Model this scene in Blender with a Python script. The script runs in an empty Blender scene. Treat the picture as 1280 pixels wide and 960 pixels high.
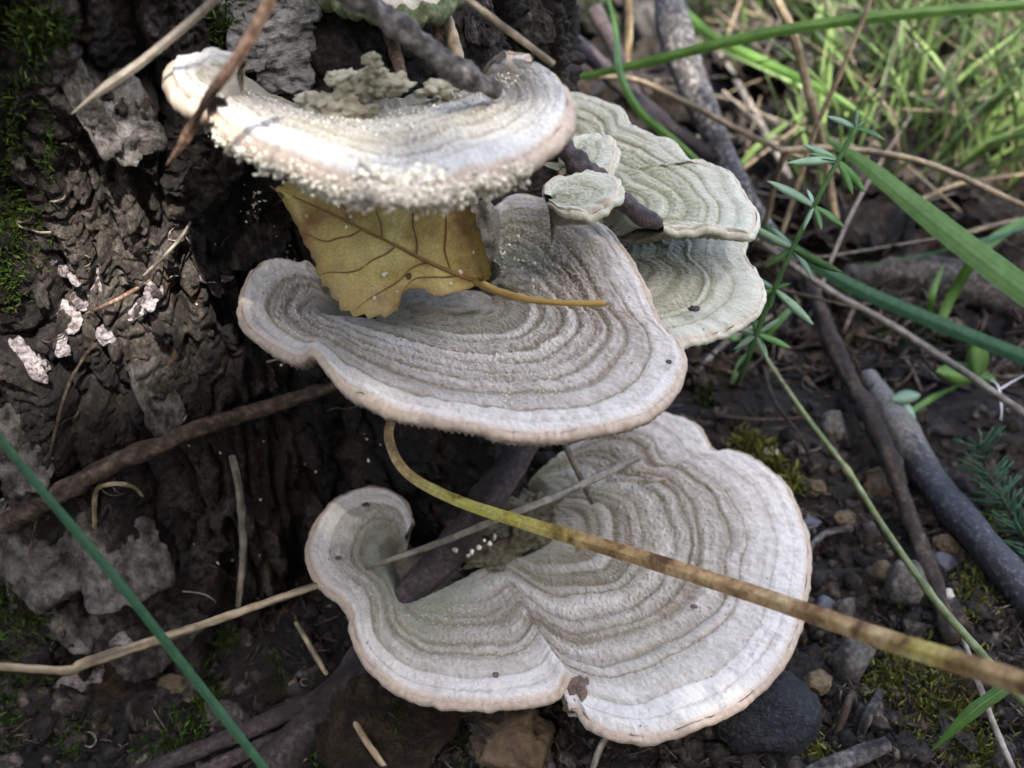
import bpy, math, random
import numpy as np
from mathutils import Vector, Matrix
from mathutils.bvhtree import BVHTree
R = math.radians
rng = np.random.default_rng(7)
random.seed(11)
sc = bpy.context.scene
col = sc.collection

# ------------------------------------------------------------------ camera
H = 0.287; PITCH = 40.0; FPX = 1256.0
cam_d = bpy.data.cameras.new('camera'); cam = bpy.data.objects.new('camera', cam_d); col.objects.link(cam)
cam.location = (0, 0, H); cam.rotation_euler = (R(90 - PITCH), 0, 0)
cam_d.sensor_width = 36; cam_d.lens = FPX / 1280 * 36
cam_d.clip_start = 0.005; cam_d.clip_end = 400
cam_d.dof.use_dof = True; cam_d.dof.focus_distance = 0.275; cam_d.dof.aperture_fstop = 12.5
sc.camera = cam
# ------------------------------------------------------------------ sky, sun, exposure
SUN = Vector((0.22, -0.50, 0.84)).normalized()          # towards the sun
w = bpy.data.worlds.new('World'); sc.world = w; w.use_nodes = True
nt = w.node_tree; bg = nt.nodes['Background']
sky = nt.nodes.new('ShaderNodeTexSky'); sky.sky_type = 'NISHITA'; sky.sun_disc = False
sky.dust_density = 4; sky.air_density = 1.0; sky.ozone_density = .7          # milky late-summer haze
sky.sun_elevation = math.asin(SUN.z); sky.sun_rotation = math.atan2(SUN.x, SUN.y)
nt.links.new(sky.outputs[0], bg.inputs[0]); bg.inputs[1].default_value = 0.15
sd = bpy.data.lights.new('sun', 'SUN'); sd.energy = 2.0; sd.angle = R(0.55); sd.color = (1, 0.965, 0.91)
so = bpy.data.objects.new('sun', sd); col.objects.link(so)
so.rotation_euler = SUN.to_track_quat('Z', 'Y').to_euler()
vs = sc.view_settings; vs.view_transform = 'Standard'; vs.look = 'None'; vs.gamma = 1; vs.use_curve_mapping = False
vs.exposure = 2.68
sc.render.engine = 'CYCLES'
sc.cycles.use_denoising = True; sc.cycles.max_bounces = 5; sc.cycles.diffuse_bounces = 2; sc.cycles.transparent_max_bounces = 4; sc.cycles.use_adaptive_sampling = True

# ------------------------------------------------------------------ pixel rays (photo pixels, 1280 x 960)
_p = R(PITCH); FW = np.array([0, math.cos(_p), -math.sin(_p)]); UP = np.array([0, math.sin(_p), math.cos(_p)]); RT = np.array([1., 0, 0])
CAM = np.array([0, 0, H])
def ray(x, y):
    x = np.asarray(x, float); y = np.asarray(y, float)
    d = FW + ((x - 640) / FPX)[..., None] * RT - ((y - 480) / FPX)[..., None] * UP
    return d / np.linalg.norm(d, axis=-1, keepdims=True)
def plane(x, y, z):
    d = ray(x, y); t = (np.asarray(z) - H) / d[..., 2]
    return CAM + d * t[..., None]
def at(x, y, r): return CAM + ray(x, y) * r

# ------------------------------------------------------------------ noise
def _h(i, j, k, seed):
    n = (i * 374761393 + j * 668265263 + k * 2147483647 + seed * 974634777) & 0xffffffff
    n = ((n ^ (n >> 13)) * 1274126177) & 0xffffffff
    n = ((n ^ (n >> 16)) * 2246822519) & 0xffffffff
    return ((n ^ (n >> 15)) & 0xffffff) / float(0xffffff) * 2 - 1
def noise(P, seed=0):
    P = np.asarray(P, float); F = np.floor(P); f = P - F; I = F.astype(np.int64)
    u = f * f * f * (f * (f * 6 - 15) + 10)
    r = 0
    for a in (0, 1):
        wx = u[..., 0] if a else 1 - u[..., 0]
        for b in (0, 1):
            wy = u[..., 1] if b else 1 - u[..., 1]
            for c in (0, 1):
                wz = u[..., 2] if c else 1 - u[..., 2]
                r = r + _h(I[..., 0] + a, I[..., 1] + b, I[..., 2] + c, seed) * wx * wy * wz
    return r
def fbm(P, o=4, seed=0, lac=2.03, g=.5):
    P = np.asarray(P, float); r = 0; a = 1.
    for i in range(o):
        r = r + a * noise(P, seed + i * 17); P = P * lac; a *= g
    return r
def n1(x, seed=0):
    x = np.asarray(x, float); return noise(np.stack([x, x * 0 + .37, x * 0 + .71], -1), seed)
def sstep(a, b, x):
    t = np.clip((x - a) / (b - a), 0, 1); return t * t * (3 - 2 * t)

# ------------------------------------------------------------------ mesh helpers
def mesh_np(name, V, F, attrs=None, smooth=True):
    V = np.asarray(V, np.float32); me = bpy.data.meshes.new(name)
    F = np.asarray(F, np.int32); k = F.shape[1]
    me.vertices.add(len(V)); me.vertices.foreach_set('co', V.ravel())
    me.loops.add(F.size); me.loops.foreach_set('vertex_index', F.ravel())
    me.polygons.add(len(F)); me.polygons.foreach_set('loop_start', np.arange(0, F.size, k, dtype=np.int32))
    me.polygons.foreach_set('loop_total', np.full(len(F), k, np.int32))
    me.update(calc_edges=True)
    if smooth: me.polygons.foreach_set('use_smooth', np.ones(len(F), bool))
    for n, a in (attrs or {}).items():
        at_ = me.attributes.new(n, 'FLOAT', 'POINT'); at_.data.foreach_set('value', np.asarray(a, np.float32).ravel())
    me.validate()
    return me
def grid_faces(nr, nc, wrap=False, off=0):
    r = np.arange(nr - 1)[:, None]; c = np.arange(nc if wrap else nc - 1)[None, :]; c2 = (c + 1) % nc
    return (np.stack([r * nc + c, r * nc + c2, (r + 1) * nc + c2, (r + 1) * nc + c], -1).reshape(-1, 4) + off)
class MB:                                                 # collects pieces that make ONE mesh
    def __init__(s): s.V = []; s.F = []; s.A = []; s.n = 0
    def add(s, V, F, a=0.):
        V = np.asarray(V, float); F = np.asarray(F)
        if F.shape[1] == 3: F = np.concatenate([F, F[:, 2:3]], 1)
        s.V.append(V); s.F.append(F + s.n); s.A.append(np.broadcast_to(np.asarray(a, float), (len(V),))); s.n += len(V)
    def mesh(s, name, base=(0, 0, 0), smooth=True):
        V = np.concatenate(s.V) - np.asarray(base); F = np.concatenate(s.F); A = np.concatenate(s.A)
        me = bpy.data.meshes.new(name)
        tri = F[:, 2] == F[:, 3]
        k = np.where(tri, 3, 4).astype(np.int32)
        loops = F.ravel()[np.stack([np.ones_like(tri), np.ones_like(tri), np.ones_like(tri), ~tri], 1).ravel()]
        me.vertices.add(len(V)); me.vertices.foreach_set('co', V.astype(np.float32).ravel())
        me.loops.add(len(loops)); me.loops.foreach_set('vertex_index', loops.astype(np.int32))
        me.polygons.add(len(F)); me.polygons.foreach_set('loop_start', np.concatenate([[0], np.cumsum(k)[:-1]]).astype(np.int32))
        me.polygons.foreach_set('loop_total', k); me.update(calc_edges=True)
        if smooth: me.polygons.foreach_set('use_smooth', np.ones(len(F), bool))
        a = me.attributes.new('v', 'FLOAT', 'POINT'); a.data.foreach_set('value', A.astype(np.float32))
        return me
def obj(name, me, m, parent=None, loc=None):
    o = bpy.data.objects.new(name, me); col.objects.link(o)
    if m and not me.materials: me.materials.append(m)
    if parent: o.parent = parent
    if loc is not None: o.location = loc
    return o
def tag(o, label, cat, group=None, kind=None):
    o['label'] = label; o['category'] = cat
    if group: o['group'] = group
    if kind: o['kind'] = kind
    return o
def thing(name, label, cat, base, group=None):
    o = bpy.data.objects.new(name, None); o.empty_display_size = .01; col.objects.link(o); o.location = base
    return tag(o, label, cat, group)
def spline(P, n):
    P = np.asarray(P, float)
    if len(P) == 2: return P[0] + (P[1] - P[0]) * np.linspace(0, 1, n)[:, None]
    Q = np.vstack([2 * P[0] - P[1], P, 2 * P[-1] - P[-2]])
    L = np.concatenate([[0], np.cumsum(np.linalg.norm(np.diff(P[:, :3], axis=0), axis=1) + 1e-9)])
    u = np.linspace(0, L[-1], n); i = np.clip(np.searchsorted(L, u, 'right') - 1, 0, len(P) - 2)
    t = ((u - L[i]) / (L[i + 1] - L[i]))[:, None]
    a, b, c, d = Q[i], Q[i + 1], Q[i + 2], Q[i + 3]
    return .5 * (2 * b + (c - a) * t + (2 * a - 5 * b + 4 * c - d) * t * t + (3 * b - a - 3 * c + d) * t ** 3)
def frames(P):
    T = np.gradient(P, axis=0); T /= np.linalg.norm(T, axis=1, keepdims=True) + 1e-12
    N = np.zeros_like(T); a = np.array([0, 0, 1.]) if abs(T[0][2]) < .9 else np.array([1., 0, 0])
    n = a - T[0] * (a @ T[0]); N[0] = n / np.linalg.norm(n)
    for i in range(1, len(P)):
        n = N[i - 1] - T[i] * (N[i - 1] @ T[i]); N[i] = n / (np.linalg.norm(n) + 1e-12)
    return T, N, np.cross(T, N)
def tube(mb, P, r, seg=10, n=None, rough=0., rs=1., seed=0, a=0., lumps=()):
    """tapered tube with closed ends along points P, radius list r; rough = relief as a share of the radius"""
    P = np.asarray(P, float); r = np.asarray(r, float)
    n = n or max(8, len(P) * 6)
    X = spline(np.hstack([P, np.interp(np.linspace(0, 1, len(P)), np.linspace(0, 1, len(r)), r)[:, None]]), n)
    C, rr = X[:, :3], np.maximum(X[:, 3], 1e-5)
    for (u, g, wd) in lumps: rr = rr * (1 + g * np.exp(-((np.linspace(0, 1, n) - u) / wd) ** 2))
    T, N, B = frames(C)
    th = np.linspace(0, 2 * math.pi, seg, endpoint=False)
    D = N[:, None] * np.cos(th)[None, :, None] + B[:, None] * np.sin(th)[None, :, None]
    V = C[:, None] + D * rr[:, None, None]
    if rough:
        s = rs / np.mean(rr)
        V = V + D * (rr[:, None] * rough * fbm(V * s * np.array([1, 1, 1]), 3, seed))[..., None]
    V = V.reshape(-1, 3); F = grid_faces(n, seg, True)
    c0, c1 = len(V), len(V) + 1
    V = np.vstack([V, C[0] - T[0] * rr[0] * .4, C[-1] + T[-1] * rr[-1] * .4])
    caps = [[c0, (k + 1) % seg, k, k] for k in range(seg)] + [[c1, (n - 1) * seg + k, (n - 1) * seg + (k + 1) % seg, (n - 1) * seg + (k + 1) % seg] for k in range(seg)]
    if np.ndim(a): a = np.concatenate([np.repeat(np.interp(np.linspace(0, 1, n), np.linspace(0, 1, len(a)), a), seg), [a[0], a[-1]]])
    st_ = (1.1 if np.ndim(a) == 0 else .25) * noise(np.stack(np.broadcast_arrays(np.arange(n)[:, None] * .16, np.arange(seg)[None] * .9, 0. * th[None] + seed), -1), 7 + seed).ravel()
    mb.add(V, np.vstack([F, caps]), a + np.concatenate([st_, [0, 0]]))
def blade(mb, P, wd, n=None, fold=.35, tw=0., side=None, a=0., thick=.12, vein_k=1.):
    """grass blade: V-folded strip with thickness; wd = full widths along P; side = width direction hint"""
    P = np.asarray(P, float); n = n or max(10, len(P) * 6)
    wv = np.interp(np.linspace(0, 1, n), np.linspace(0, 1, len(wd)), wd)
    C = spline(P, n); T = np.gradient(C, axis=0); T /= np.linalg.norm(T, axis=1, keepdims=True)
    if side is None:
        view = C - CAM; view /= np.linalg.norm(view, axis=1, keepdims=True)
        S = np.cross(T, view)
    else:
        S = np.cross(T, np.cross(np.asarray(side, float)[None], T))
    S /= np.linalg.norm(S, axis=1, keepdims=True) + 1e-9
    N = np.cross(S, T)
    ang = tw * np.linspace(-.5, 1, n)[:, None]
    S, N = S * np.cos(ang) + N * np.sin(ang), N * np.cos(ang) - S * np.sin(ang)
    h = wv[:, None] / 2; tk = np.minimum(wv[:, None] * thick, .0005)
    q = np.linspace(-1, 1, 9); vein = np.array([.1, -.35, .2, -.35, .55, -.35, .2, -.35, .1]) * (vein_k if np.ndim(a) == 0 else .45)
    jit = 1 + .05 * n1(np.arange(n) * .6 + P[0][0] * 900, 3)[:, None]
    top = [C + S * h * k * jit + N * (abs(k) - .5) * h * fold + N * tk * .5 for k in q]
    bot = [C + S * h * k * jit + N * (abs(k) - .5) * h * fold - N * tk * .5 for k in q[::-1]]
    for L_ in (top, bot):
        aa = np.repeat(np.asarray(a), 1) if np.ndim(a) == 0 else np.asarray(a)
        aa = (np.full((n, 9), float(a)) if np.ndim(a) == 0 else np.repeat(aa[:, None], 9, 1)) + vein[None]
        mb.add(np.stack(L_, 1).reshape(-1, 3), grid_faces(n, 9), aa.ravel())
def blob(mb, c, r, seed, amp=.25, fr=1.6, sub=2, sq=(1, 1, 1), a=0., rot=None, faceted=0.):
    V, F = ico(sub); d = V.copy()
    k = 1 + amp * fbm(d * fr + seed * 3.1, 3, seed)
    if faceted:                                            # cut by random planes: stone-like facets
        g = np.random.default_rng(seed); nn = g.normal(size=(9, 3)); nn /= np.linalg.norm(nn, axis=1, keepdims=True)
        for q in nn: k = np.minimum(k, (1 - faceted * g.uniform(.2, 1)) / np.maximum(d @ q, .25))
    V = V * k[:, None] * np.asarray(sq) * np.asarray(r)
    if rot is not None: V = V @ np.array(rot).T
    mb.add(V + np.asarray(c), F, a)
_ico = {}
def ico(sub):
    if sub in _ico: return _ico[sub]
    import bmesh
    b = bmesh.new(); bmesh.ops.create_icosphere(b, subdivisions=sub, radius=1)
    V = np.array([v.co[:] for v in b.verts]); F = np.array([[v.index for v in f.verts] for f in b.faces]); b.free()
    _ico[sub] = (V, F); return _ico[sub]
def rotm(axis, ang): return np.array(Matrix.Rotation(ang, 3, Vector(axis)))
def rrot(g):
    return np.array(Vector((g.normal(), g.normal(), g.normal())).normalized().to_track_quat('Z', 'Y').to_matrix()) @ rotm((0, 0, 1), g.uniform(0, 6.28))

# ------------------------------------------------------------------ materials
def nodes(name):
    m = bpy.data.materials.new(name); m.use_nodes = True
    t = m.node_tree; b = t.nodes['Principled BSDF']; return m, t, b
def N(t, ty, **k):
    n = t.nodes.new(ty)
    for a, v in k.items(): setattr(n, a, v)
    return n
def tex(t, scale, detail=6, rough=.6, coord=None, dist=0.):
    n = N(t, 'ShaderNodeTexNoise'); n.inputs['Scale'].default_value = scale; n.inputs['Detail'].default_value = detail
    n.inputs['Roughness'].default_value = rough; n.inputs['Distortion'].default_value = dist
    if coord: t.links.new(coord, n.inputs['Vector'])
    return n
def ramp(t, fac, stops):
    n = N(t, 'ShaderNodeValToRGB'); e = n.color_ramp.elements
    while len(e) < len(stops): e.new(.5)
    for k, (p, c) in zip(e, stops): k.position = p; k.color = (*c, 1)
    t.links.new(fac, n.inputs[0]); return n
def mix(t, fac, a, b, mode='MIX'):
    n = N(t, 'ShaderNodeMix', data_type='RGBA', blend_type=mode)
    for i, v in ((0, fac), (6, a), (7, b)):
        if isinstance(v, (int, float)): n.inputs[i].default_value = v
        elif isinstance(v, tuple): n.inputs[i].default_value = (*v, 1)
        else: t.links.new(v, n.inputs[i])
    return n.outputs[2]
def mth(t, op, a, b=None, clamp=False):
    n = N(t, 'ShaderNodeMath', operation=op, use_clamp=clamp)
    for i, v in enumerate((a, b)):
        if v is None: continue
        if isinstance(v, (int, float)): n.inputs[i].default_value = v
        else: t.links.new(v, n.inputs[i])
    return n.outputs[0]
def attr(t, name):
    n = N(t, 'ShaderNodeAttribute', attribute_name=name); return n.outputs['Fac']
def bump(t, b, hgt, strength, dist):
    n = N(t, 'ShaderNodeBump'); n.inputs['Strength'].default_value = strength; n.inputs['Distance'].default_value = dist
    t.links.new(hgt, n.inputs['Height']); t.links.new(n.outputs[0], b.inputs['Normal'])
def mat(name, stops, scale=300, rough=.8, bs=.5, bd=.0006, bscale=None, vary=.25, stretch=None, sheen=0, trans=0, spec=.3, detail=7):
    """noise-coloured matter; 'v' attribute (-1..1) and the object's random number shift the tone"""
    m, t, b = nodes(name)
    tc = N(t, 'ShaderNodeTexCoord'); co = tc.outputs['Object']
    if stretch:
        mp = N(t, 'ShaderNodeMapping'); mp.inputs['Scale'].default_value = stretch; t.links.new(co, mp.inputs[0]); co = mp.outputs[0]
    n = tex(t, scale, detail, .62, co); c = ramp(t, n.outputs[0], stops).outputs[0]
    oi = N(t, 'ShaderNodeObjectInfo')
    k = mth(t, 'ADD', mth(t, 'MULTIPLY', oi.outputs['Random'], vary), mth(t, 'MULTIPLY', attr(t, 'v'), vary))
    k = mth(t, 'ADD', k, 1 - vary * .5)
    hs = N(t, 'ShaderNodeHueSaturation'); t.links.new(c, hs.inputs['Color']); t.links.new(k, hs.inputs['Value'])
    t.links.new(hs.outputs[0], b.inputs['Base Color'])
    b.inputs['Roughness'].default_value = rough; b.inputs['Specular IOR Level'].default_value = spec
    if sheen: b.inputs['Sheen Weight'].default_value = sheen
    if trans:
        tr = N(t, 'ShaderNodeBsdfTranslucent'); t.links.new(hs.outputs[0], tr.inputs[0])
        mx = N(t, 'ShaderNodeMixShader'); mx.inputs[0].default_value = trans
        t.links.new(b.outputs[0], mx.inputs[1]); t.links.new(tr.outputs[0], mx.inputs[2]); t.links.new(mx.outputs[0], t.nodes['Material Output'].inputs[0])
    if bs:
        n2 = tex(t, bscale or scale * 3, 5, .65, co); bump(t, b, n2.outputs[0], bs, bd)
    return m
def fungus_mat(name, pale, zone, deep, alga, sat=1.):
    """hairy concentric zones: 'zone' picks pale or brown, 'deep' the inner growth, 'alga' green film, 'rim' tan edge"""
    m, t, b = nodes(name); tc = N(t, 'ShaderNodeTexCoord'); co = tc.outputs['Object']
    nA = tex(t, 120, 4, .6, co); nB = tex(t, 900, 4, .7, co); nC = tex(t, 2600, 2, .7, co)
    z = mth(t, 'ADD', attr(t, 'zone'), mth(t, 'MULTIPLY', mth(t, 'SUBTRACT', nA.outputs[0], .5), .7), True)
    c = mix(t, z, pale, zone)
    c = mix(t, mth(t, 'MULTIPLY', attr(t, 'deep'), .8, True), c, deep)
    ga = mth(t, 'MULTIPLY', attr(t, 'alga'), mth(t, 'ADD', nA.outputs[0], .25), True)
    c = mix(t, ga, c, alga)
    c = mix(t, mth(t, 'MULTIPLY', attr(t, 'rim'), .75, True), c, (.50, .36, .25))
    sp = ramp(t, nB.outputs[0], [(.25, (.66, .65, .64)), (.5, (1, 1, 1)), (.78, (1.0, 1.0, 1.0))]).outputs[0]
    c = mix(t, .75, c, sp, 'MULTIPLY')
    hair = ramp(t, nC.outputs[0], [(.55, (0, 0, 0)), (.72, (1, 1, 1))]).outputs[0]
    c = mix(t, mth(t, 'MULTIPLY', hair, .22), c, (.8, .79, .78))
    dots = N(t, 'ShaderNodeTexVoronoi'); dots.inputs['Scale'].default_value = 170; t.links.new(co, dots.inputs['Vector'])
    dk = mth(t, 'LESS_THAN', dots.outputs['Distance'], .055)
    c = mix(t, mth(t, 'MULTIPLY', dk, .75), c, (.05, .035, .03))
    t.links.new(c, b.inputs['Base Color']); b.inputs['Roughness'].default_value = .9; b.inputs['Specular IOR Level'].default_value = .15
    b.inputs['Sheen Weight'].default_value = .25; b.inputs['Sheen Roughness'].default_value = .6
    hgt = mth(t, 'ADD', nB.outputs[0], mth(t, 'MULTIPLY', nC.outputs[0], .8)); bump(t, b, hgt, .8, .0006)
    return m
M = {}
M['cap'] = fungus_mat('fungus_cap', (.64, .59, .53), (.225, .175, .125), (.175, .15, .095), (.205, .225, .125))
M['cap_white'] = fungus_mat('fungus_cap_white', (.56, .53, .475), (.25, .21, .15), (.22, .19, .125), (.27, .28, .17))
M['cap_green'] = fungus_mat('fungus_cap_green', (.54, .53, .42), (.265, .265, .165), (.23, .235, .135), (.285, .305, .165))
M['margin'] = mat('fungus_margin', [(.3, (.33, .245, .175)), (.7, (.47, .385, .305))], 700, .8, .3, .0003, 2500, .15)
M['margin_mossy'] = mat('fungus_margin_mossy', [(.3, (.05, .055, .02)), (.5, (.10, .12, .05)), (.7, (.26, .27, .17))], 500, .8, .8, .001, 1500, .15)
M['margin_green'] = mat('fungus_margin_green', [(.3, (.36, .34, .25)), (.7, (.52, .50, .40))], 700, .8, .3, .0003, 2500, .15)
M['pores'] = mat('fungus_pores', [(.3, (.26, .22, .16)), (.7, (.46, .40, .31))], 500, .85, .9, .0012, 900, .1)
M['knob'] = mat('fungus_knob', [(.32, (.26, .22, .13)), (.45, (.44, .39, .26)), (.6, (.56, .52, .38)), (.8, (.64, .60, .47))], 400, .9, 1, .001, 1800)
M['cap_knob'] = mat('cap_knob', [(.3, (.20, .17, .125)), (.5, (.33, .295, .235)), (.75, (.46, .43, .37))], 500, .9, 1, .0012, 1400, .2, (1, 1, 2))
M['knob_olive'] = mat('knob_olive', [(.3, (.05, .04, .022)), (.5, (.13, .11, .065)), (.75, (.28, .25, .17))], 600, .9, 1, .0014, 1500, .3)
M['crumb'] = mat('crumb', [(.3, (.48, .42, .31)), (.7, (.70, .65, .54))], 900, .6, .2, .0002, 2000, .5)
M['scar'] = mat('scar', [(.3, (.07, .045, .035)), (.7, (.22, .15, .11))], 400, .8, 1, .0008)
M['bark_plate'] = mat('bark_plate', [(.34, (.006, .005, .004)), (.46, (.020, .016, .013)), (.56, (.050, .042, .035)), (.68, (.11, .095, .082))], 300, .85, 1, .002, 900, .6, (1, 1, .5))
M['bark_pale'] = mat('bark_pale', [(.34, (.025, .021, .018)), (.46, (.075, .066, .057)), (.58, (.15, .135, .12)), (.72, (.24, .225, .205))], 240, .85, 1, .002, 900, .5, (1, 1, .6))
M['birch_plate'] = mat('birch_plate', [(.34, (.05, .046, .040)), (.44, (.22, .21, .19)), (.55, (.38, .365, .335)), (.7, (.48, .47, .44))], 260, .8, 1, .0016, 900, .3, (1, 1, 2.6))
M['pink_plate'] = mat('pink_plate', [(.36, (.07, .055, .053)), (.48, (.26, .22, .215)), (.6, (.44, .39, .39)), (.74, (.60, .55, .56))], 420, .7, 1, .0025, 900, .4)
M['twig_dark'] = mat('twig_dark', [(.34, (.020, .013, .012)), (.5, (.055, .037, .035)), (.66, (.11, .080, .074)), (.76, (.26, .22, .20))], 600, .55, 1, .0010, 1800, .55, spec=.5)
M['twig_brown'] = mat('twig_brown', [(.34, (.020, .013, .009)), (.5, (.050, .033, .022)), (.66, (.10, .072, .050))], 420, .7, 1, .0008, 1800, .6)
M['twig_grey'] = mat('twig_grey', [(.36, (.030, .025, .022)), (.5, (.085, .075, .066)), (.64, (.18, .165, .15)), (.78, (.32, .30, .28))], 420, .8, 1, .0012, 1600, .6)
M['twig_lichen'] = mat('twig_lichen', [(.38, (.018, .015, .014)), (.5, (.06, .052, .050)), (.6, (.16, .15, .145)), (.7, (.42, .41, .40))], 420, .6, 1, .001, 1200, .2, spec=.5)
def branch_mat():
    m, t, b = nodes('branch_pale_black'); tc = N(t, 'ShaderNodeTexCoord'); co = tc.outputs['Object']
    n = tex(t, 600, 6, .65, co); n2 = tex(t, 90, 4, .6, co)
    p = ramp(t, n.outputs[0], [(.34, (.05, .043, .036)), (.5, (.12, .105, .088)), (.7, (.22, .20, .175))]).outputs[0]
    k = ramp(t, n.outputs[0], [(.40, (.006, .006, .007)), (.56, (.022, .021, .024)), (.72, (.16, .15, .16))]).outputs[0]
    f = mth(t, 'MULTIPLY', mth(t, 'ADD', attr(t, 'v'), mth(t, 'SUBTRACT', n2.outputs[0], .5)), 5, True)
    t.links.new(mix(t, f, p, k), b.inputs['Base Color']); b.inputs['Roughness'].default_value = .5; bump(t, b, n.outputs[0], .8, .001); return m
M['branch_two'] = branch_mat()
M['straw'] = mat('straw', [(.34, (.17, .12, .07)), (.5, (.27, .205, .125)), (.7, (.37, .30, .20))], 260, .6, .6, .0003, 2500, .55)
M['straw_grey'] = mat('straw_grey', [(.34, (.11, .09, .068)), (.5, (.19, .16, .125)), (.7, (.29, .255, .21))], 260, .7, .6, .0003, 2500, .55)
M['straw_red'] = mat('straw_red', [(.34, (.06, .032, .02)), (.5, (.15, .09, .06)), (.7, (.27, .185, .135))], 900, .5, .5, .0003, 2500, .2)
def bi_mat():
    m, t, b = nodes('straw_bicolour'); tc = N(t, 'ShaderNodeTexCoord'); co = tc.outputs['Object']
    n = tex(t, 700, 5, .65, co); n2 = tex(t, 130, 4, .6, co)
    c = ramp(t, n2.outputs[0], [(.36, (.07, .036, .015)), (.46, (.22, .125, .055)), (.56, (.36, .23, .11)), (.7, (.48, .35, .19))]).outputs[0]
    y = ramp(t, n2.outputs[0], [(.34, (.12, .08, .012)), (.48, (.38, .33, .05)), (.7, (.52, .50, .13))]).outputs[0]
    c = mix(t, attr(t, 'v'), c, y); c = mix(t, .7, c, ramp(t, n.outputs[0], [(.3, (.45, .42, .4)), (.5, (1, 1, 1)), (.7, (1.4, 1.4, 1.4))]).outputs[0], 'MULTIPLY')
    t.links.new(c, b.inputs['Base Color']); b.inputs['Roughness'].default_value = .5; bump(t, b, n.outputs[0], .6, .0004); return m
M['straw_bi'] = bi_mat()
M['blade'] = mat('grass_blade', [(.3, (.06, .14, .022)), (.7, (.13, .25, .05))], 90, .5, .2, .0003, 1500, .45, trans=.3, spec=.4)
M['blade_blue'] = mat('grass_blade_blue', [(.3, (.022, .075, .036)), (.7, (.05, .13, .06))], 400, .5, .2, .0003, 1500, .3, trans=.25, spec=.4)
M['blade_skylit'] = mat('grass_blade_skylit', [(.3, (.13, .26, .07)), (.7, (.22, .38, .13))], 200, .5, .2, .0003, 1500, .3, trans=.3, spec=.4)  # lighter green paints in the broad blade's sky reflection and translucent glow
M['stalk'] = mat('stalk', [(.36, (.10, .11, .04)), (.5, (.17, .20, .07)), (.66, (.26, .24, .15))], 200, .5, .3, .0003, 1500, .2)
M['grass_far'] = mat('grass_far', [(.3, (.10, .16, .045)), (.7, (.19, .27, .09))], 90, .5, .2, .0003, 1500, .6, trans=.3, spec=.4)
M['herb'] = mat('herb', [(.3, (.07, .17, .05)), (.7, (.15, .29, .10))], 200, .6, .2, .0003, 1500, .3, trans=.3)
M['herb_under'] = mat('herb_under', [(.3, (.22, .36, .24)), (.7, (.34, .48, .34))], 200, .6, .2, .0003, 1500, .3, trans=.25)
M['moss'] = mat('moss', [(.3, (.016, .032, .004)), (.7, (.055, .09, .010))], 300, .7, 0, vary=.7, trans=.25)
M['moss_yellow'] = mat('moss_yellow', [(.3, (.09, .10, .015)), (.7, (.24, .24, .05))], 300, .7, 0, vary=.5, trans=.25)
M['stone'] = mat('stone', [(.34, (.04, .035, .028)), (.5, (.10, .09, .075)), (.7, (.19, .175, .15))], 500, .75, 1, .0012, 1100, .5)
M['stone_tan'] = mat('stone_tan', [(.34, (.05, .034, .018)), (.5, (.12, .085, .048)), (.7, (.21, .16, .095))], 500, .75, 1, .0012, 1100, .5)
M['stone_black'] = mat('stone_black', [(.34, (.003, .003, .0035)), (.5, (.009, .009, .011)), (.7, (.04, .04, .047))], 500, .5, 1, .003, 600, .3, spec=.5)
M['dead_leaf'] = mat('dead_leaf', [(.34, (.016, .009, .005)), (.5, (.055, .033, .016)), (.7, (.13, .082, .042))], 9, .7, 1, .03, 30, .6)
M['dead_leaf_grey'] = mat('dead_leaf_grey', [(.34, (.030, .023, .018)), (.5, (.090, .074, .059)), (.7, (.19, .165, .14))], 9, .75, 1, .03, 30, .6)
M['leaf_yellow'] = None

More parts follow.
